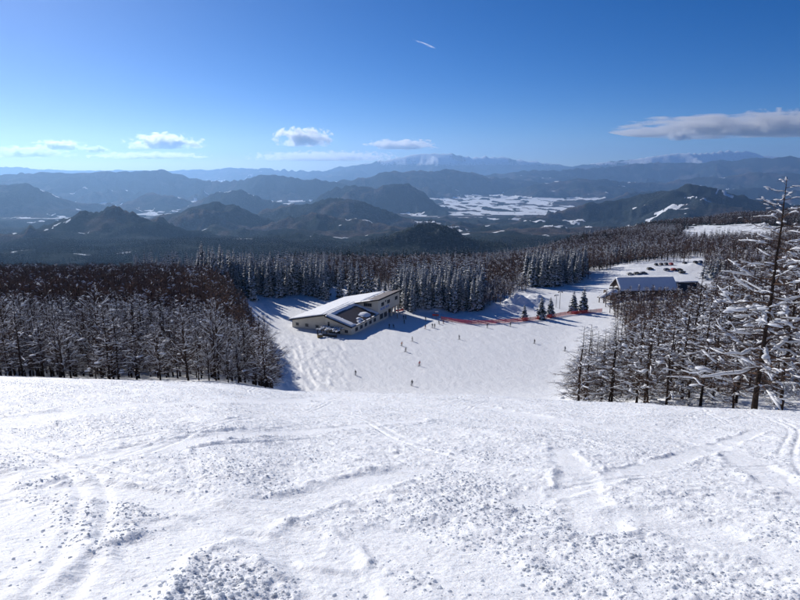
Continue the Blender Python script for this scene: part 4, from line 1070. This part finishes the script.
# ------------------------------------------------------------------ skiers
def person_mesh(pose):
    """one continuous body grown along a posed skeleton, then a face, mittens and boots shaped on it"""
    J = {'pelvis': ((0,0,.90), .135), 'waist': ((0,.02,1.06), .125), 'chest': ((0,.05,1.28), .155), 'neckb': ((0,.06,1.45), .085), 'neck': ((0,.07,1.51), .058),
         'head': ((0,.09,1.62), .098), 'crown': ((0,.09,1.72), .075), 'nose': ((0,.185,1.61), .022)}
    E = [('pelvis','waist'),('waist','chest'),('chest','neckb'),('neckb','neck'),('neck','head'),('head','crown'),('head','nose')]
    for s, sx in (('l', -1), ('r', 1)):
        J.update({s+'hip': ((sx*.10,0,.86), .105), s+'knee': ((sx*.13,.10,.50), .072), s+'ank': ((sx*.13,-.02,.12), .056), s+'heel': ((sx*.13,-.06,.05), .055), s+'toe': ((sx*.13,.17,.045), .045),
                  s+'sho': ((sx*.19,.05,1.40), .075), s+'elb': ((sx*.33,.04,1.14), .055), s+'wri': ((sx*.34,.25,1.02), .040), s+'hand': ((sx*.335,.33,1.03), .045), s+'fing': ((sx*.33,.39,.99), .030), s+'thumb': ((sx*.285,.335,1.06), .018)})
        E += [('pelvis', s+'hip'),(s+'hip', s+'knee'),(s+'knee', s+'ank'),(s+'ank', s+'heel'),(s+'ank', s+'toe'),('chest', s+'sho'),(s+'sho', s+'elb'),(s+'elb', s+'wri'),(s+'wri', s+'hand'),(s+'hand', s+'fing'),(s+'hand', s+'thumb')]
    def bend(p):
        x, y, z = p
        if z > .86:   # lean the trunk forward over the hips
            a = pose['lean']; dy, dz = y, z-.86; y, z = dy*math.cos(a)+dz*math.sin(a), .86+dz*math.cos(a)-dy*math.sin(a)
        c = pose['crouch']; z = z*(1-c*min(1, z/.9)*.9) if z < .9 else z-c*.81
        y = y+c*.9*math.exp(-((z-.45)/.2)**2)
        x = x+pose['tilt']*z; return (x, y, z)
    names = list(J); me = bpy.data.meshes.new('person_skeleton')
    me.from_pydata([bend(J[k][0]) for k in names], [(names.index(a), names.index(b)) for a, b in E], [])
    o = bpy.data.objects.new('tmp', me); col.objects.link(o)
    md = o.modifiers.new('skin', 'SKIN'); o.modifiers.new('sub', 'SUBSURF').levels = 1
    for i, k in enumerate(names):
        sv = me.skin_vertices[0].data[i]; sv.radius = (J[k][1],)*2; sv.use_root = (k == 'pelvis')
    dg = bpy.context.evaluated_depsgraph_get(); out = bpy.data.meshes.new_from_object(o.evaluated_get(dg))
    bpy.data.objects.remove(o); return out, bend
POSES = [dict(lean=.35, crouch=.12, tilt=.10), dict(lean=.1, crouch=.02, tilt=0.), dict(lean=.45, crouch=.18, tilt=-.16)]
BODIES = [person_mesh(p) for p in POSES]
M_SKIN = simple('skin', (.45, .28, .20), .6); M_BOOT = simple('boot', (.02, .02, .022), .5); M_SKI = simple('ski_base', (.08, .09, .12), .4)
CLOTH = {'black': (.015,.015,.018), 'orange': (.50,.16,.03), 'green': (.06,.10,.05), 'red': (.40,.03,.03), 'navy': (.015,.025,.07), 'grey': (.12,.12,.13), 'brown': (.10,.06,.04), 'white': (.6,.6,.62), 'olive': (.10,.09,.04), 'pink': (.5,.18,.22)}
CM = {k: simple('cloth_'+k, v, .85, tuple(q*.8 for q in v), 9) for k, v in CLOTH.items()}
def skier(px, py, jacket, pants, pose, heading, label, ymin=165):
    g = gh_far(px, py, ymin); z = HB1(*g)+.05
    e = empty('person', (g[0], g[1], z), heading, 1.12); tag(e, label, 'person', 'people on the lower piste')
    src, bend = BODIES[pose]; me = src.copy(); me.materials.clear()
    for m_ in (CM[jacket], CM[pants], M_SKIN, M_BOOT): me.materials.append(m_)
    hb = bend((0,.06,1.51))[2]; wb = bend((0,0,.92))[2]
    for p in me.polygons:
        c = p.center; p.use_smooth = True
        p.material_index = 2 if c.z > hb else (3 if c.z < .13 else (1 if (c.z < wb-.03 and abs(c.x-POSES[pose]['tilt']*c.z) < .24) else 0))
    link('body', me, e)
    hc = np.array(bend((0,.075,1.665))); mb = MB(); v, f = ICO2
    k = v.copy()*np.array((.125,.14,.125)); k = np.where((k[:, 1:2] > .03)&(k[:, 2:3] < -.02), k*np.array((1, .2, .3)), k); mb.add(k+hc, f); mb.build('helmet', CM['black' if jacket != 'black' else 'grey'], e, True)
    for sx in (-1, 1):
        t = POSES[pose]['tilt']
        mb = MB(); mb.tube([(sx*.13,-.75,0),(sx*.13,0,-.01),(sx*.13,.75,0),(sx*.13,.9,.08)], [.05,.042,.055,.03], 4, 0, (1, .3)); mb.build('ski', M_SKI, e)
        h_ = np.array(bend((sx*.335,.34,1.03))); mb = MB(); mb.tube([h_+(0,.03,.12), np.array((sx*.48, -.25, .0))], .012, 5); mb.build('ski_pole', M_POLE, e)
SK = [(355.8,376,'black','navy',0,.9,'dark skier alone low on the left of the piste below the lodge'),(401.6,346,'orange','olive',0,-2.4,'skier in orange jacket, upper one of a close pair'),
 (405.5,352,'black','olive',0,-2.2,'skier in black and olive, lower one of a close pair'),(412.6,341.8,'black','black',1,1.2,'skier in black standing with legs apart near the middle of the piste'),
 (419,366,'red','black',0,-.6,'skier in red jacket in the lower centre of the piste'),(425.4,329,'brown','pink',1,.4,'lone person in brown by the corner of the lodge shadow'),
 (432.4,328.3,'grey','navy',1,.3,'left person of the standing pair right of the lodge shadow'),(434.6,328.3,'olive','black',1,.0,'right person of the standing pair right of the lodge shadow'),
 (439.5,324.6,'navy','grey',2,.8,'bending person in navy at the left end of the red net'),(443.2,323.8,'black','red',2,-.8,'person in black and red trousers at the left end of the red net'),
 (459.4,339.5,'grey','black',1,2.2,'skier in grey alone in the right middle of the piste'),(425.7,321,'black','grey',1,.5,'person at the tip of the lodge shadow'),
 (389.4,328.2,'black','navy',1,.5,'left of two people at the near edge of the lodge shadow'),(394,328.2,'navy','black',2,.5,'right of two people at the near edge of the lodge shadow'),
 (404.4,324,'olive','brown',1,.9,'person in olive standing alone inside the lodge shadow'),(405.8,319.2,'black','black',1,.9,'right one of two dark people deep in the lodge shadow'),
 (403.6,319.2,'navy','black',1,2.9,'left one of two dark people deep in the lodge shadow'),(397.5,318.6,'black','grey',1,2.0,'person close to the lodge entrance pillars'),
 (487.4,328,'black','navy',1,.3,'left of two skiers standing before the middle of the net'),(510.5,326.4,'grey','black',1,.3,'right of two skiers standing before the middle of the net'),
 (534.6,343.8,'black','black',0,.6,'skier in black carving on the right of the piste'),(565,351.5,'navy','black',0,.4,'skier at the right edge of the piste beside the lone larch'),
 (412,386.0,'black','navy',0,.4,'skier just beyond the lip of the foreground slope, lowest in the photo')]
for a in SK: skier(*a)
# ------------------------------------------------------------------ haze
def build_haze():
    mb = MB(); mb.box(-46000, 46000, -6000, 46500, -1000, 1130)
    m = bpy.data.materials.new('haze_air'); m.use_nodes = True; n = m.node_tree; n.nodes.clear()
    out = n.nodes.new('ShaderNodeOutputMaterial'); v = n.nodes.new('ShaderNodeVolumePrincipled')
    v.inputs['Color'].default_value = (.34, .60, 1.0, 1); v.inputs['Density'].default_value = 2.9e-5
    v.inputs['Anisotropy'].default_value = .5
    n.links.new(v.outputs[0], out.inputs['Volume'])
    o = mb.build('haze', m); tag(o, 'thin blue winter haze over the valley', kind='stuff')
build_haze()
# ------------------------------------------------------------------ clouds
def cloud_mat(name, dens, seed, freq, cov, flatb):
    m = bpy.data.materials.new(name); m.use_nodes = True; n = m.node_tree; n.nodes.clear()
    out = n.nodes.new('ShaderNodeOutputMaterial'); v = n.nodes.new('ShaderNodeVolumePrincipled')
    v.inputs['Color'].default_value = (.995, .995, .998, 1); v.inputs['Anisotropy'].default_value = .6
    tc = nd(n, 'ShaderNodeTexCoord'); p = tc.outputs['Object']
    mp = nd(n, 'ShaderNodeMapping'); mp.inputs['Location'].default_value = (seed*3.1, seed*1.7, seed*.9); mp.inputs['Scale'].default_value = freq
    n.links.new(p, mp.inputs[0])
    nz = noise(n, mp.outputs[0], 1.0, 5, .58)
    ln = nd(n, 'ShaderNodeVectorMath', operation='LENGTH'); n.links.new(p, ln.inputs[0])
    sx = nd(n, 'ShaderNodeSeparateXYZ'); n.links.new(p, sx.inputs[0])
    r = math_(n, 'SUBTRACT', 1.0, ln.outputs['Value'])
    f = math_(n, 'ADD', math_(n, 'SUBTRACT', r, cov), math_(n, 'MULTIPLY', math_(n, 'SUBTRACT', nz, .5), 3.2))
    fb = ramp(n, math_(n, 'ADD', math_(n, 'MULTIPLY', sx.outputs[2], .5), .5), [(flatb, 0.), (flatb+.08, 1.)])
    d = math_(n, 'MULTIPLY', math_(n, 'MULTIPLY', ramp(n, f, [(.02, 0.), (.30, 1.)]), fb), dens)
    n.links.new(d, v.inputs['Density']); n.links.new(v.outputs[0], out.inputs['Volume'])
    return m
def cloud(px, py, hwpx, hhpx, Y, dens, label, freq=(4, 3.4, 1.7), cov=.42, flatb=.22, depth=None, name='cloud', tilt=0, cat='cloud'):
    c = W(px, py, Y); ax = hwpx/FPX*Y; az_ = hhpx/FPX*Y; mb = MB(); v, f = ico(3); mb.add(v, f)
    o = mb.build(name, cloud_mat('cloud_vapour', dens/az_, px*.13, freq, cov, flatb), None, True)
    o.location = c; o.scale = (ax, depth or ax*.8, az_); o.rotation_euler = (0, tilt, 0)
    tag(o, label, cat); return o
cloud(164,143,42,11,50000,4,'white puffy cloud low over the left ridge')
cloud(304,139,34,13,50000,5,'grey-hearted puffy cloud, highest of the small clouds over the valley')
cloud(402,145.5,42,7,52000,3,'thin flat white cloud over the middle of the valley')
cloud(60,146,28,7,52000,3,'small flat cloud left of the puffy cloud over the left ridge')
cloud(96,150,15,4.5,52000,3,'tiny wisp of cloud between the two left clouds')
cloud(28,153,46,8,54000,2.5,'faint low cloud wisp at the left frame edge')
cloud(325,157,84,7,60000,2.5,'long low band of cloud just above the far horizon', freq=(14, 5, 2), cov=.45)
cloud(150,156,70,5,60000,2.2,'faint low cloud band over the left ridge', freq=(12, 4, 2), cov=.5)
cloud(776,128,66,19,50000,3,'big grey-white cloud bank at the right frame edge', freq=(7, 4, 2.4), cov=.36, flatb=.30)
cloud(681,136,18,8,50000,4,'small puff left of the cloud bank on the right')
cloud(735,127,125,12,56000,1.6,'thin grey veil of cloud behind the right cloud bank', freq=(2.2, 2, 1.2), cov=.3, flatb=.1)
cloud(424,43.5,13,1.5,15000,.8,'short white condensation trail high in the blue sky', freq=(1.2, 1, 1), cov=.35, flatb=.0, depth=40, name='condensation_trail', tilt=R(20), cat='contrail')
